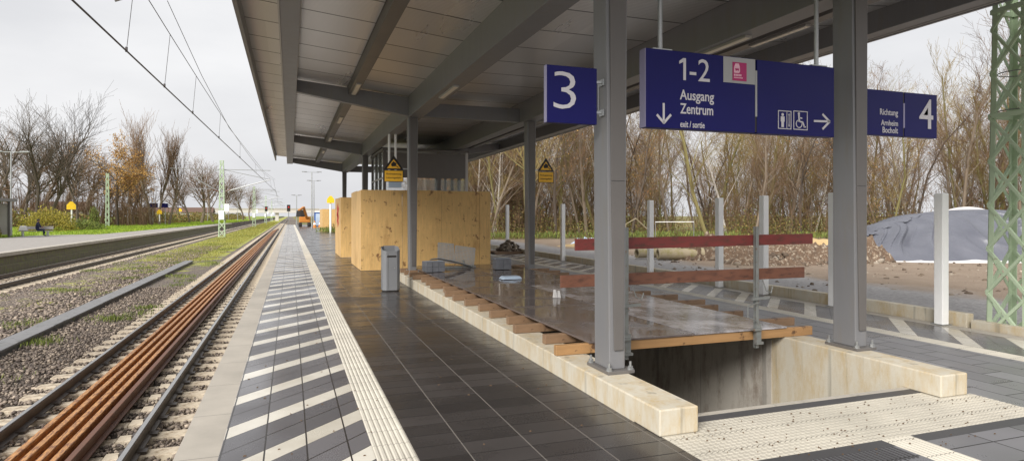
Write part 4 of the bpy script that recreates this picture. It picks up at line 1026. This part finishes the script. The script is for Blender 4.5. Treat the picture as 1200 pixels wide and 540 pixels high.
def tree(seed, h, r, up=.5, spread=.7, nb=(11,6,5,3), mx=3, bark='bark', twig='twig', leaf=None, nleaf=0, lsize=.12, label='', group=None, cat='tree', name='bare_tree', wig=.18, trunk_f=1.0):
    R = random.Random(seed); T, C_ = MB(), MB()
    grow(T, C_, Vector((0,0,-.1)), Vector((R.gauss(0,.05),R.gauss(0,.05),1)).normalized(), h*.86*trunk_f, r, 0, mx, R, up, spread, nb, wig)
    t = thing(name, label, cat, (0,0,0), group); T.build('trunk', M[bark], t)
    cr_ = C_.build('crown', M[twig], t)
    if leaf:
        rr = np.random.RandomState(seed); V = np.array(C_.v); P = V[rr.randint(0, len(V), nleaf)] + rr.randn(nleaf,3)*.22
        leafcloud('foliage', P, lsize*(.6+.8*rr.rand(nleaf)), M[leaf], seed, parent=t)
    return t
protoR = [tree(101, 13, .13, up=0.45, spread=0.69, bark='bark', twig='twig', nb=(20,7,5), wig=.12),
          tree(102, 14, .15, up=0.36, spread=0.82, bark='bark_moss', twig='twig_y', nb=(20,7,5), wig=.14),
          tree(103, 12, .09, up=0.50, spread=0.59, bark='bark_moss', twig='twig_y', nb=(18,6,5), wig=.11),
          tree(104, 14, .12, up=0.36, spread=0.82, bark='bark_dark', twig='twig', leaf='brown_leaf', nleaf=500, lsize=.10, nb=(20,7,5), wig=.14),
          tree(105, 12, .09, up=0.27, spread=0.82, bark='bark_birch', twig='twig', nb=(18,6,5), name='birch_tree', wig=.1),
          tree(106, 10, .08, up=0.41, spread=0.82, bark='bark', twig='twig_y', leaf='brown_leaf', nleaf=350, lsize=.09, nb=(18,6,5), wig=.14),
          tree(107, 13, .11, up=0.41, spread=0.74, bark='bark', twig='twig', nb=(22,6,5), wig=.17),
          tree(108, 11, .10, up=0.32, spread=0.95, bark='bark_dark', twig='twig', nb=(20,7,5), wig=.16)]
kinds = ['slender straight brown tree in the wood beyond the building site', 'bare tree with mossy green trunk in the wood beyond the site', 'thin upright tree with yellowish twigs in the wood beyond the site',
         'dark stemmed tree keeping some brown leaves in the wood beyond the site', 'white barked birch in the wood beyond the site', 'small bare tree with a few withered leaves in the wood beyond the site',
         'bare brown tree with crooked branches in the wood beyond the site', 'dark spreading bare tree in the wood beyond the site']
for t_, l in zip(protoR, kinds): t_['label'] = l; t_['group'] = 'bare trees of the wood: ' + l.split(' in the')[0]
used = [False]*8; R = random.Random(3)
EDGE = [Vector(p) for p in ((3,66),(13,42.5),(30,41.5),(41,30.5),(53,-6))]
SEG = [(EDGE[i+1]-EDGE[i]).length for i in range(4)]; L_ = sum(SEG)
def edge(s, dpt):       # point along the wood edge, dpt metres inside
    i = 0
    while i < 3 and s > SEG[i]: s -= SEG[i]; i += 1
    d = (EDGE[i+1]-EDGE[i]).normalized(); n_ = Vector((-d.y, d.x)); p = EDGE[i] + d*s
    c_ = Vector((p.x, p.y)).normalized(); n_ = (n_*.5 + c_).normalized()
    return p + n_*dpt
cnt = 0
for row in range(9):
    s = R.uniform(0,2)
    while s < L_:
        p_ = edge(s, 1.0 + row*3.0 + R.uniform(-1.3,1.3)); s += R.uniform(1.3,2.6) if row else R.uniform(2.0,4.0)
        th = math.degrees(math.atan2(p_.x, p_.y))
        if th < 11 or th > 63: continue
        i = R.choices(range(8), (6,6,6,2.5,3.0,4,3,2))[0]
        o = protoR[i] if not used[i] else copy_tree(protoR[i]); used[i] = True
        k_ = R.uniform(.78,1.12); o.location = (p_.x, p_.y, -.05); o.scale = (k_,k_,k_*R.uniform(.9,1.2)); o.rotation_euler = (R.gauss(0,.03), R.gauss(0,.03), R.uniform(0,6)); cnt += 1
print('wood trees', cnt)
b = MB(); R = random.Random(8)
for k_ in range(5200):
    s = R.uniform(0, L_); dpt = R.uniform(0, 1)**.8*26; p_ = edge(s, dpt)
    th = math.degrees(math.atan2(p_.x, p_.y))
    if th < 11 or th > 60: continue
    h = R.uniform(1.2,4.0)*(1.0+dpt*.055); q = Vector((p_.x, p_.y, -.1)); d = Vector((R.gauss(0,.14), R.gauss(0,.14), 1)); pts = [q]
    for i in range(3): q = q + d.normalized()*h/3; d += Vector((R.gauss(0,.15), R.gauss(0,.15), 0)); pts.append(q.copy())
    b.tube(pts, [.022,.018,.012,.006], 3, caps=False)
    for j in range(5):
        c = pts[1].lerp(pts[3], R.random()); e = c + Vector((R.gauss(0,.4), R.gauss(0,.4), R.uniform(.3,1.2))); b.tube([c,e], [.011,.005], 3, caps=False)
tag(b.build('wood_thicket', M['twig']), 'dense thicket of thin bare stems filling the wood', 'thicket', kind='stuff')
r = np.random.RandomState(31); n = 110000
E_s = r.rand(n)*L_; dpt = r.rand(n)**1.3*20
PP = np.array([edge(a, c)[:] for a, c in zip(E_s, dpt)]); px_, py_ = PP[:,0], PP[:,1]
lump = .5+.5*np.sin(px_*.9+2*np.sin(py_*.37))*np.cos(py_*.6+px_*.2); z = (.1+(1.6+.09*dpt)*(.35+.65*lump)*np.minimum(1,dpt/3+.3)*1.5)*r.rand(n)**1.2
tag(leafcloud('undergrowth', np.stack([px_,py_,z],1), .07+.10*r.rand(n), M['under'], 32), 'brown, green and yellow bramble undergrowth along the wood edge', 'undergrowth', kind='stuff')
n = 12000; PP = np.array([edge(a, c)[:] for a, c in zip(r.rand(n)*L_, .8-2.6*r.rand(n)**1.5)])
k_ = np.sin(PP[:,0]*.7)*np.cos(PP[:,1]*.5) > -.35; PP = PP[k_]; n = len(PP)
tag(leafcloud('verge_grass', np.stack([PP[:,0],PP[:,1],.1+.35*r.rand(n)],1), .22+.15*r.rand(n), M['green_leaf'], 33, up=True), 'green weeds at the foot of the wood', 'weeds', kind='stuff')

# left side trees (each its own)
MINR, BF, LF, ST = .014, .55, (.42,.66), .28
def put(t, x, y, sc=1.0, rz=0.0, z=0): t.location = (x, y, z); t.scale = (sc,sc,sc); t.rotation_euler.z = rz; return t
big1 = tree(201, 18, .34, up=.5, spread=.62, nb=(12,7,6,2), mx=3, bark='bark_dark', twig='bark_dark', label='large bare spreading tree just behind the lamp post at the left edge', wig=.15)
big2 = tree(202, 18, .30, up=.55, spread=.6, nb=(12,7,6,2), mx=3, bark='bark_dark', twig='bark_dark', label='tall bare tree with forked trunk rising behind the yellow shrub', wig=.15)
big3 = tree(203, 14, .24, up=.4, spread=.7, nb=(11,7,5,2), mx=3, bark='bark_dark', twig='bark_dark', label='bare leaning tree behind the yellow house shaped sign', wig=.17)
def wx(px, Y): return at(px, 250, Y)[0]
put(big1, wx(40,88), 88, .66, 1.0); put(big2, wx(62,90), 90, .74, 2.2); put(big3, wx(91,100), 100, .80, .4)
c = copy_tree(big1); c['label'] = 'large bare tree partly cut by the left edge of the photo'; put(c, wx(4,84), 84, .62, 3.6)
c = copy_tree(big3); c['label'] = 'bare tree between the lamp post and the tall forked tree'; put(c, wx(30,105), 105, .85, 4.6)
org_ = tree(204, 12.5, .3, up=.3, spread=.8, nb=(12,7,5,2), bark='bark_dark', twig='bark_dark', leaf='orange_leaf', nleaf=4600, lsize=.25, label='autumn tree with orange leaves behind the lamp post', name='autumn_tree', wig=.2)
put(org_, wx(138,116), 116, .92, 1)
c = copy_tree(org_); c['label'] = 'lower orange leaved tree right of the autumn tree'; put(c, wx(155,124), 124, .8, 3)
pop = tree(205, 15, .26, up=1.2, spread=.35, nb=(16,7,5,2), bark='bark', twig='twig', label='tall narrow bare poplar left of the navy station boards', name='poplar_tree', wig=.14)
put(pop, wx(178,122), 122, 1.02, 1)
for px, Y, k_, l in ((187,126,.92,'bare poplar directly above the navy station boards'),(198,128,.88,'rightmost of the tall bare poplars, above the yellow sign'),(170,130,.85,'shorter bare poplar beside the orange trees')):
    c = copy_tree(pop); c['label'] = l; put(c, wx(px,Y), Y, k_, px)
dome = tree(206, 11, .3, up=.3, spread=.8, nb=(14,8,6,2), bark='bark', twig='twig', label='round crowned bare tree left of the distant lattice mast', wig=.18)
put(dome, wx(236,150), 150, 1.1, 1)
for px, Y, k_, l in ((222,160,.9,'smaller bare tree left of the round crowned one'),(250,165,1.1,'bare tree just left of the lattice mast top'),(264,175,1.0,'bare tree just right of the distant lattice mast'),(285,210,.95,'low bare tree far right beyond the tracks'),
                     (293,235,.95,'last low bare tree before the distant bridge'),(212,170,.8,'thin crowned tree right of the poplars'),(118,135,.9,'bare tree between the house shaped sign and the orange tree')):
    c = copy_tree(dome); c['label'] = l; put(c, wx(px,Y), Y, k_, px*1.3)
for px, Y, k_, l in ((8,120,1.25,'bare tree in the back row behind the lamp post at the left edge'),(24,128,1.3,'bare tree in the back row behind the seated person'),(50,132,1.3,'back row bare tree seen between the two big trees'),
                     (76,126,1.15,'back row bare tree above the yellow shrub end'),(102,140,1.1,'back row bare tree right of the house shaped sign'),(150,150,1.1,'bare tree in the back row behind the orange trees')):
    c = copy_tree(dome); c['label'] = l; put(c, wx(px,Y), Y, k_, px*1.7)
# hedge belt far left
n = 60000; r = np.random.RandomState(41)
px_ = -28 - 90*r.rand(n); py_ = 104 + 0*px_ + r.rand(n)*10; far = r.rand(n) < .5; px_[far] = -34+12*r.rand(far.sum())+ .0; py_[far] = 140 + 220*r.rand(far.sum())
lump = .5+.5*np.sin(px_*.6+1.5*np.sin(py_*.2))*np.cos(py_*.15); z = (.2+2.6*(.25+.75*lump))*r.rand(n)**1.4
tag(leafcloud('distant_scrub', np.stack([px_,py_,z],1), .30+.3*r.rand(n), M['under'], 42), 'brown scrub belt behind the grass of the far platform', 'scrub', kind='stuff')
b = MB(); R = random.Random(18)
for k_ in range(2200):
    x = -22 - 90*R.random(); y = R.uniform(112,135); h = R.uniform(2.5,7.5); q = Vector((x,y,0)); e = q + Vector((R.gauss(0,.6),R.gauss(0,.6),h)); b.tube([q,e],[.05,.015],3,caps=False)
    for j in range(5): c = q.lerp(e, R.uniform(.35,.95)); b.tube([c, c+Vector((R.gauss(0,.8),R.gauss(0,.5),R.uniform(.3,1.3)))],[.022,.01],3,caps=False)
tag(b.build('distant_thicket', M['twig']), 'bare brown thicket behind the far platform trees', 'thicket', kind='stuff')
def shrub(x, y, rx_, ry_, h, n, m, label, cat='shrub', ls=.16, seed=1):
    t = thing('shrub', label, cat, (x,y,0)); r = np.random.RandomState(seed); R = random.Random(seed); b = MB()
    for k in range(26):
        a = R.uniform(0,6.3); e = Vector((x+rx_*.8*math.cos(a)*R.random()**.5, y+ry_*.8*math.sin(a)*R.random()**.5, h*R.uniform(.6,.98))); b.tube([(x+R.gauss(0,.2),y+R.gauss(0,.2),0),e],[.03,.01],3,caps=False)
    b.build('stems', M['twig'], t)
    v = r.randn(n,3); v /= np.linalg.norm(v,axis=1)[:,None]; rad = (.55+.45*r.rand(n))*(1+.18*np.sin(v[:,0]*5+seed)*np.cos(v[:,1]*6))
    P = np.stack([x+v[:,0]*rx_*rad, y+v[:,1]*ry_*rad, np.abs(v[:,2])*h*rad],1); leafcloud('foliage', P, ls*(.7+.6*r.rand(n)), M[m], seed, parent=t); return t
shrub(-24.0, 78, 2.6, 2.0, 2.5, 4200, 'yellow_bush', 'rounded yellow green shrub behind the bench', seed=2)
shrub(wx(98,84), 84, 2.2, 1.6, 1.2, 2200, 'green_leaf', 'low dark green shrub right of the yellow sign pole', seed=3)
shrub(wx(110,100), 100, .7, .7, 3.0, 1400, 'green_leaf', 'small dark conifer left of the orange tree', cat='conifer', seed=4)
shrub(-21.4, 57.8, .8, .5, .8, 700, 'yellow_bush', 'little clipped bush beside the shelter', seed=5, ls=.1)

# ------------------------------------------------------------------ overhead line
PA, PB = Vector((-2.98,4,4.70)), Vector((-1.7,84.2,4.72))
def cw(y): return PA.lerp(PB, (y-4)/80.2)
def ms(y):
    s = (y-11)/73.2; return Vector((-2.72+.75*s, y, 6.15 - 4*.75*s*(1-s)+.0))
t = thing('contact_wire', 'contact wire with droppers running above the near track', 'overhead wire', (-2.9, 4, 4.7))
MB().tube([cw(y) for y in (4,30,84.2)], .016, 6).build('contact_cable', M['wire'], t)
MB().tube([ms(y) for y in (11,14,17,21,25,30,36,42,48,54,60,67,74,84.2)], .009, 5).build('messenger_cable', M['wire'], t)
for y in (13.14,16.5,20.5,26.7,35.5,48,60,72): MB().tube([cw(y), ms(y)], .0055, 4).build('dropper', M['wire'], t); 
b = MB()
for y in (13.14,16.5,20.5,26.7,35.5): b.tube([cw(y)+Vector((0,0,-.02)), cw(y)+Vector((0,0,.07))], .022, 6)
b.build('dropper_clamp', M['wire'], t)
t = thing('feeder_wire', 'thin upper wire converging with the contact wire in the distance', 'overhead wire', (-3.3, 16, 7.9))
MB().tube([(-2.9,14,7.2),(-3.3,20,7.8),(-2.9,24,6.55),(-2.7,32,5.8),(-2.2,60,5.6),(-1.8,84,6.2)][1:] , .009, 5).build('cable', M['wire'], t)
t = thing('contact_wire', 'distant contact wire above the far track', 'overhead wire', (-10.5, 84, 4.7))
MB().tube([(-10.2,30,4.7),(-10.7,84.2,4.72),(-10.2,157,4.72)], .014, 5).build('contact_cable', M['wire'], t)
MB().tube([(-10.4,84.2,6.1),(-10.4,100,5.6),(-10.4,120,5.3),(-10.4,140,5.6),(-10.4,157,6.1)], .012, 5).build('messenger_cable', M['wire'], t)
t = thing('contact_wire', 'farthest stretch of contact wire above the near track', 'overhead wire', (-2, 84.2, 4.7))
MB().tube([(-1.7,84.2,4.72),(-2.7,157,4.72),(-2,230,4.72)], .016, 5).build('contact_cable', M['wire'], t)
MB().tube([(-1.97,84.2,6.15),(-2.1,100,5.6),(-2.2,120,5.3),(-2.3,140,5.6),(-2.4,157,6.1)], .012, 5).build('messenger_cable', M['wire'], t)
def cmast(y, label):
    t = lattice(-7.93, y, -.95, 9.4, .75, .4, M['green_steel'], label, 'catenary mast', name='catenary_mast', step=.9, leg=.09, br=.05, group='lattice catenary masts between the tracks')
    x = -7.93
    MB().tube([(x-5.7,y,7.35),(x+5.6,y,7.35)], .035, 6).build('cross_tube', M['galv_old'], t)
    for s_, xe in ((1, -2.35), (-1, -10.9)):
        MB().tube([(x+s_*.3,y,4.6),(xe,y,6.2)], .06, 6).build('bracket_tube', M['galv'], t)
        MB().tube([(x+s_*.3,y,7.3),(xe,y,6.2)], .03, 5).build('stay', M['galv_old'], t)
        MB().tube([(x+s_*1.2,y,4.95),(xe+s_*.6,y,4.95),(xe,y,4.74)], .035, 5).build('steady_arm', M['galv'], t)
        MB().tube([(x+s_*.35,y,4.62),(x+s_*.95,y,4.9)], .085, 8).build('insulator', M['insul'], t)
    return t
m0 = cmast(84.2, 'lattice catenary mast with white plates between the two tracks')
MB().box(-8.25,-7.65,83.7,83.74,1.2,2.3).build('number_plate', M['white_post'], m0); MB().box(-7.6,-7.1,83.7,83.74,2.2,3.1).build('number_plate', M['white_post'], m0)
for y, l in ((10.2,'catenary mast just outside the left edge, only its arm end in view'),(157,'second distant catenary mast beyond the first'),(230,'third distant catenary mast near the bridge'),(303,'fourth distant catenary mast beyond the bridge')):
    c = copy_tree(m0); c.location = (-7.93, y, -.95); c['label'] = l
for px, Y, h, l in ((126,112,8.2,'slim green lattice mast left of the lamp post and orange tree'),):
    lattice(wx(px,Y), Y, 0, h, .5, .35, M['green_steel'], l, 'lattice mast', step=.9, leg=.08, br=.04)
# distant works
b = thing('road_bridge', 'low pale road bridge crossing the tracks in the far distance', 'bridge', (-20, 330, 0))
MB().box(-60,14,330,338,3.0,4.3).build('deck', M['house'], b)
for x in (-40,-24,-6.2,6): MB().box(x-.8,x+.8,331,337,-1,3).build('pier', M['house'], b)
MB().box(-60,14,330,330.2,4.3,5.2).build('parapet', M['conc_plain'], b)
def signal(x, y, z0, h, label):
    t = thing('railway_signal', label, 'signal', (x,y,z0)); MB().tube([(x,y,z0),(x,y,z0+h)], .07, 6).build('pole', M['galv'], t)
    MB().box(x-.35,x+.35,y-.2,y,z0+h-1.4,z0+h).build('signal_head', M['black'], t); MB().prism(circ(x,z0+h-.5,.17,10), y-.26, y-.2).build('red_lamp', M['redlamp'], t)
signal(-.3, 140.5, -.95, 4.9, 'railway signal with red lamp at the end of the near platform'); signal(-6.4, 190, -.95, 5.2, 'distant railway signal left of the bare track end')
t = thing('excavator', 'small orange excavator working at the far end of the platform', 'excavator', (2.2,100,0))
MB().box(1.2,1.7,99,101.6,.0,.6).build('track', M['black'], t, bevel=.1); MB().box(2.5,3.0,99,101.6,0,.6).build('track', M['black'], t, bevel=.1)
MB().box(1.3,2.9,99.2,101.4,.62,1.5).build('body', M['orange'], t, bevel=.1); MB().box(1.3,2.1,99.2,100.4,1.5,2.5).build('cab', M['black'], t, bevel=.05)
b = MB().bar((2.4,99.2,1.3),(1.9,97.6,2.9),.3); b.bar((1.9,97.6,2.9),(1.2,96.2,2.4),.25); b.build('boom', M['orange'], t); MB().taper((.8,1.5,95.8,96.5,1.5),(.9,1.4,95.9,96.4,2.4)).build('bucket', M['black'], t)
t = thing('site_cabin', 'small blue site cabin beside the excavator', 'cabin', (4.4,104,0)); MB().box(3.6,4.9,103,104.5,0,2.2).build('walls', M['bluecab'], t, bevel=.03); MB().box(3.5,5.0,102.9,104.6,2.2,2.35).build('roof', M['white_post'], t); MB().box(3.8,4.5,102.97,102.99,.1,2.0).build('door', M['plastic'], t)
for i, (x, y, l) in enumerate(((3.2,90,'orange and white traffic cone before the blue cabin'),(4.0,92,'second traffic cone nearer the lamp post'))):
    t = thing('traffic_cone', l, 'cone', (x,y,0)); MB().box(x-.3,x+.3,y-.3,y+.3,0,.06).build('base', M['orange'], t); MB().tube([(x,y,.06),(x,y,1.0)],[.24,.05],10).build('cone', M['orange'], t); MB().tube([(x,y,.42),(x,y,.66)],[.19,.13],10).build('white_band', M['white_post'], t)
# houses behind left trees
for (px, Y, w_, h, l) in ((66,150,9,4.6,'pale house glimpsed behind the yellow shrub'),(205,230,22,4.4,'long pale house behind the trees near the station boards')):
    x = wx(px, Y); t = thing('house', l, 'house', (x,Y,0)); MB().box(x-w_/2,x+w_/2,Y,Y+8,0,h*.6).build('wall', M['house'], t)
    MB().prism([(Y-.4,h*.6),(Y+8.4,h*.6),(Y+4,h)], x-w_/2-.3, x+w_/2+.3, 'x').build('roof', simple('brown_roof_tile',(.12,.07,.05),.8), t)
    for k_ in range(3): MB().box(x-w_/2+w_*(.2+.3*k_)-.5,x-w_/2+w_*(.2+.3*k_)+.5,Y-.03,Y-.01,1.0,2.2).build('window', M['black'], t)

# ------------------------------------------------------------------ building site on the right
def heap(name, cx, cy, rx_, ry_, h, m, seed, parent=None, n=60, rough=.12, rot=0, folds=0, flatp=2.0, org=None, smooth=False):
    r = random.Random(seed); ph = [r.uniform(0,6) for _ in range(12)]; V = []; Fc = []
    for j in range(n+1):
        for i in range(n+1):
            a, c = -1+2*i/n, -1+2*j/n; q = (abs(a)**2.2+abs(c)**2.2)**(1/2.2)
            z = h*max(0, 1-q**flatp)
            z *= 1 + rough*1.5*(math.sin(a*4+ph[0])*math.cos(c*3.3+ph[1])+.5*math.sin(a*9+ph[2]+c*7))
            z += rough*.5*(math.sin(a*23+ph[3])*math.cos(c*19+ph[4])+.6*math.sin(a*41+c*13+ph[5]))*min(1, z*3) if not folds else 0
            if folds:
                rd = lambda v: 1-2*abs(math.sin(v))**.6
                sh = max(-1., min(1., (a+.45)*2.5)); u_ = a + .38*c*sh + .05*math.sin(c*5+a*3+ph[6])
                fd = min(1, max(0, 1-q)*5)*min(1, max(0, q-.12)*1.6)
                fo = folds*(.7*rd(u_*15+ph[7])*(.6+.4*math.sin(a*7+ph[8]))+.5*rd(u_*34+ph[9]+c)+.22*rd(u_*71+2*c+ph[10])+.35*rd(a*9-c*11+ph[11])*max(0,math.sin(a*5+1)))*fd
                z += fo*.7; cy_off = -2.0*fo*(1 if c < 0 else -1)
            x = a*rx_; y = c*ry_ + (cy_off if folds else 0); X_ = cx + x*math.cos(rot)-y*math.sin(rot); Y_ = cy + x*math.sin(rot)+y*math.cos(rot)
            V.append((X_, Y_, z-.06))
    for j in range(n):
        for i in range(n): Fc.append((j*(n+1)+i, j*(n+1)+i+1, (j+1)*(n+1)+i+1, (j+1)*(n+1)+i))
    b = MB(); b.v = V; b.f = Fc; return b.build(name, m, parent, smooth=smooth, org=org)
t = thing('tarpaulin_heap', 'long heap covered by a creased grey tarpaulin with white edges', 'covered heap', (27, 18, 0))
heap('tarpaulin', 27.9, 18.6, 7.6, 3.8, 2.02, M['tarp'], 5, t, n=260, rough=.02, rot=-.12, folds=.17, flatp=2.1, smooth=True)
heap('white_underlay', 27.8, 18.5, 8.1, 4.05, .42, M['tarp_white'], 6, t, n=80, rough=.12, rot=-.12, folds=.05, flatp=2.2)
heap('white_top_sheet', 29.6, 20.2, 4.2, 1.9, 2.13, M['tarp_white'], 9, t, n=60, rough=.02, rot=-.12, folds=.02, flatp=2)
R = np.random.RandomState(9)
def rubble(cx, cy, rx_, ry_, h, n, label, seed, rot=0):
    t = thing('rubble_heap', label, 'rubble heap', (cx,cy,0)); heap('soil', cx, cy, rx_, ry_, h, M['soil'], seed, t, n=50, rough=.35, rot=rot)
    V_, F_ = blobs(n, cx, cy, -.04, rx_, ry_, h, .05, .26, seed=seed); tag(npmesh('chunks', V_, F_, M['chunks'], t), kind='stuff')
rubble(19.6, 17.6, 2.0, 1.1, .62, 320, 'dark brown rubble heap behind the second column, left of the tarpaulin', 11)
rubble(17.0, 18.0, 2.6, 1.3, .45, 480, 'wide rubble heap with broken slabs right of the railing post', 12)
rubble(15.9, 20.6, 2.0, 1.0, .7, 500, 'rubble heap just right of the concrete pipes', 13)
rubble(20.5, 24.0, 5.5, 1.6, .4, 500, 'low long spoil bank in front of the wood', 14)
t = heap('sand_bank', 22, 28, 9, 2.0, .5, M['sand'], 15, None, n=50, rough=.2, rot=-.5, org=(22,28,0)); tag(t, 'ochre sand bank at the foot of the wood', 'sand bank')
V_, F_ = blobs(900, 20, 17, -.05, 12, 9, .02, .03, .16, seed=44); tag(npmesh('scattered_rubble', V_, F_, M['chunks']), 'scattered stones and debris on the building site', 'debris', kind='stuff')
def pipe(a, c, ro, label):
    a, c = Vector(a), Vector(c); t = thing('concrete_pipe', label, 'concrete pipe', tuple(a), 'concrete pipes lying on the site'); n = 20; d = (c-a).normalized(); u_ = Vector((0,0,1)); v = d.cross(u_).normalized()
    vs = []; ri = ro*.74
    for p_, rr in ((a,ri),(a,ro),(c,ro),(c,ri)):
        for k in range(n): th = 2*PI*k/n; vs.append(p_ + (v*math.cos(th)+u_*math.sin(th))*rr)
    fs = [(j*n+k, j*n+(k+1) % n, ((j+1) % 4)*n+(k+1) % n, ((j+1) % 4)*n+k) for j in range(4) for k in range(n)]
    MB().add(vs, fs).build('barrel', M['pipe'], t, smooth=False)
    d2 = (c-a)*.06; MB().tube([c-d2, c], ro*1.12, 20, caps=False).build('collar', M['pipe'], t)
pipe((13.3,20.6,.2),(15.0,20.1,.2), .21, 'nearer concrete pipe lying between two white posts')
pipe((14.8,21.4,.2),(16.6,20.9,.2), .21, 'concrete pipe touching the rubble heap, half behind a white post')
pipe((12.8,21.3,.2),(14.5,21.2,.2), .19, 'dark ended concrete pipe at the left of the pipe pile')
t = thing('barrier', 'white barrier frame standing before the undergrowth', 'barrier', (22,36,0)); xa, xb = wx(768,36), wx(813,36)
MB().bar((xa,36,1.25),(xb,36,1.25),.04).build('top_rail', M['white_post'], t)
for x in (xa, xb): MB().bar((x,36,0),(x,36,1.3),.035).build('leg', M['galv'], t)
t = heap('plastic_sheet', wx(690,33), 33, 1.3, .5, .28, M['plastic'], 17, None, n=40, rough=.3, org=(18,33,0)); tag(t, 'crumpled pale plastic sheet on the ground right of a white post', 'plastic sheet')
t = thing('site_hose', 'curved pale hose arching up behind the nearest column', 'hose', (14,24,0)); x = wx(738,24)
MB().tube([(x-.3,24,0),(x-.2,24,1.3),(x+.3,24,1.55),(x+1.1,24,.9),(x+1.6,24,.1)], .028, 8).build('tube', M['pipe'], t)
print('objects', len(bpy.data.objects))
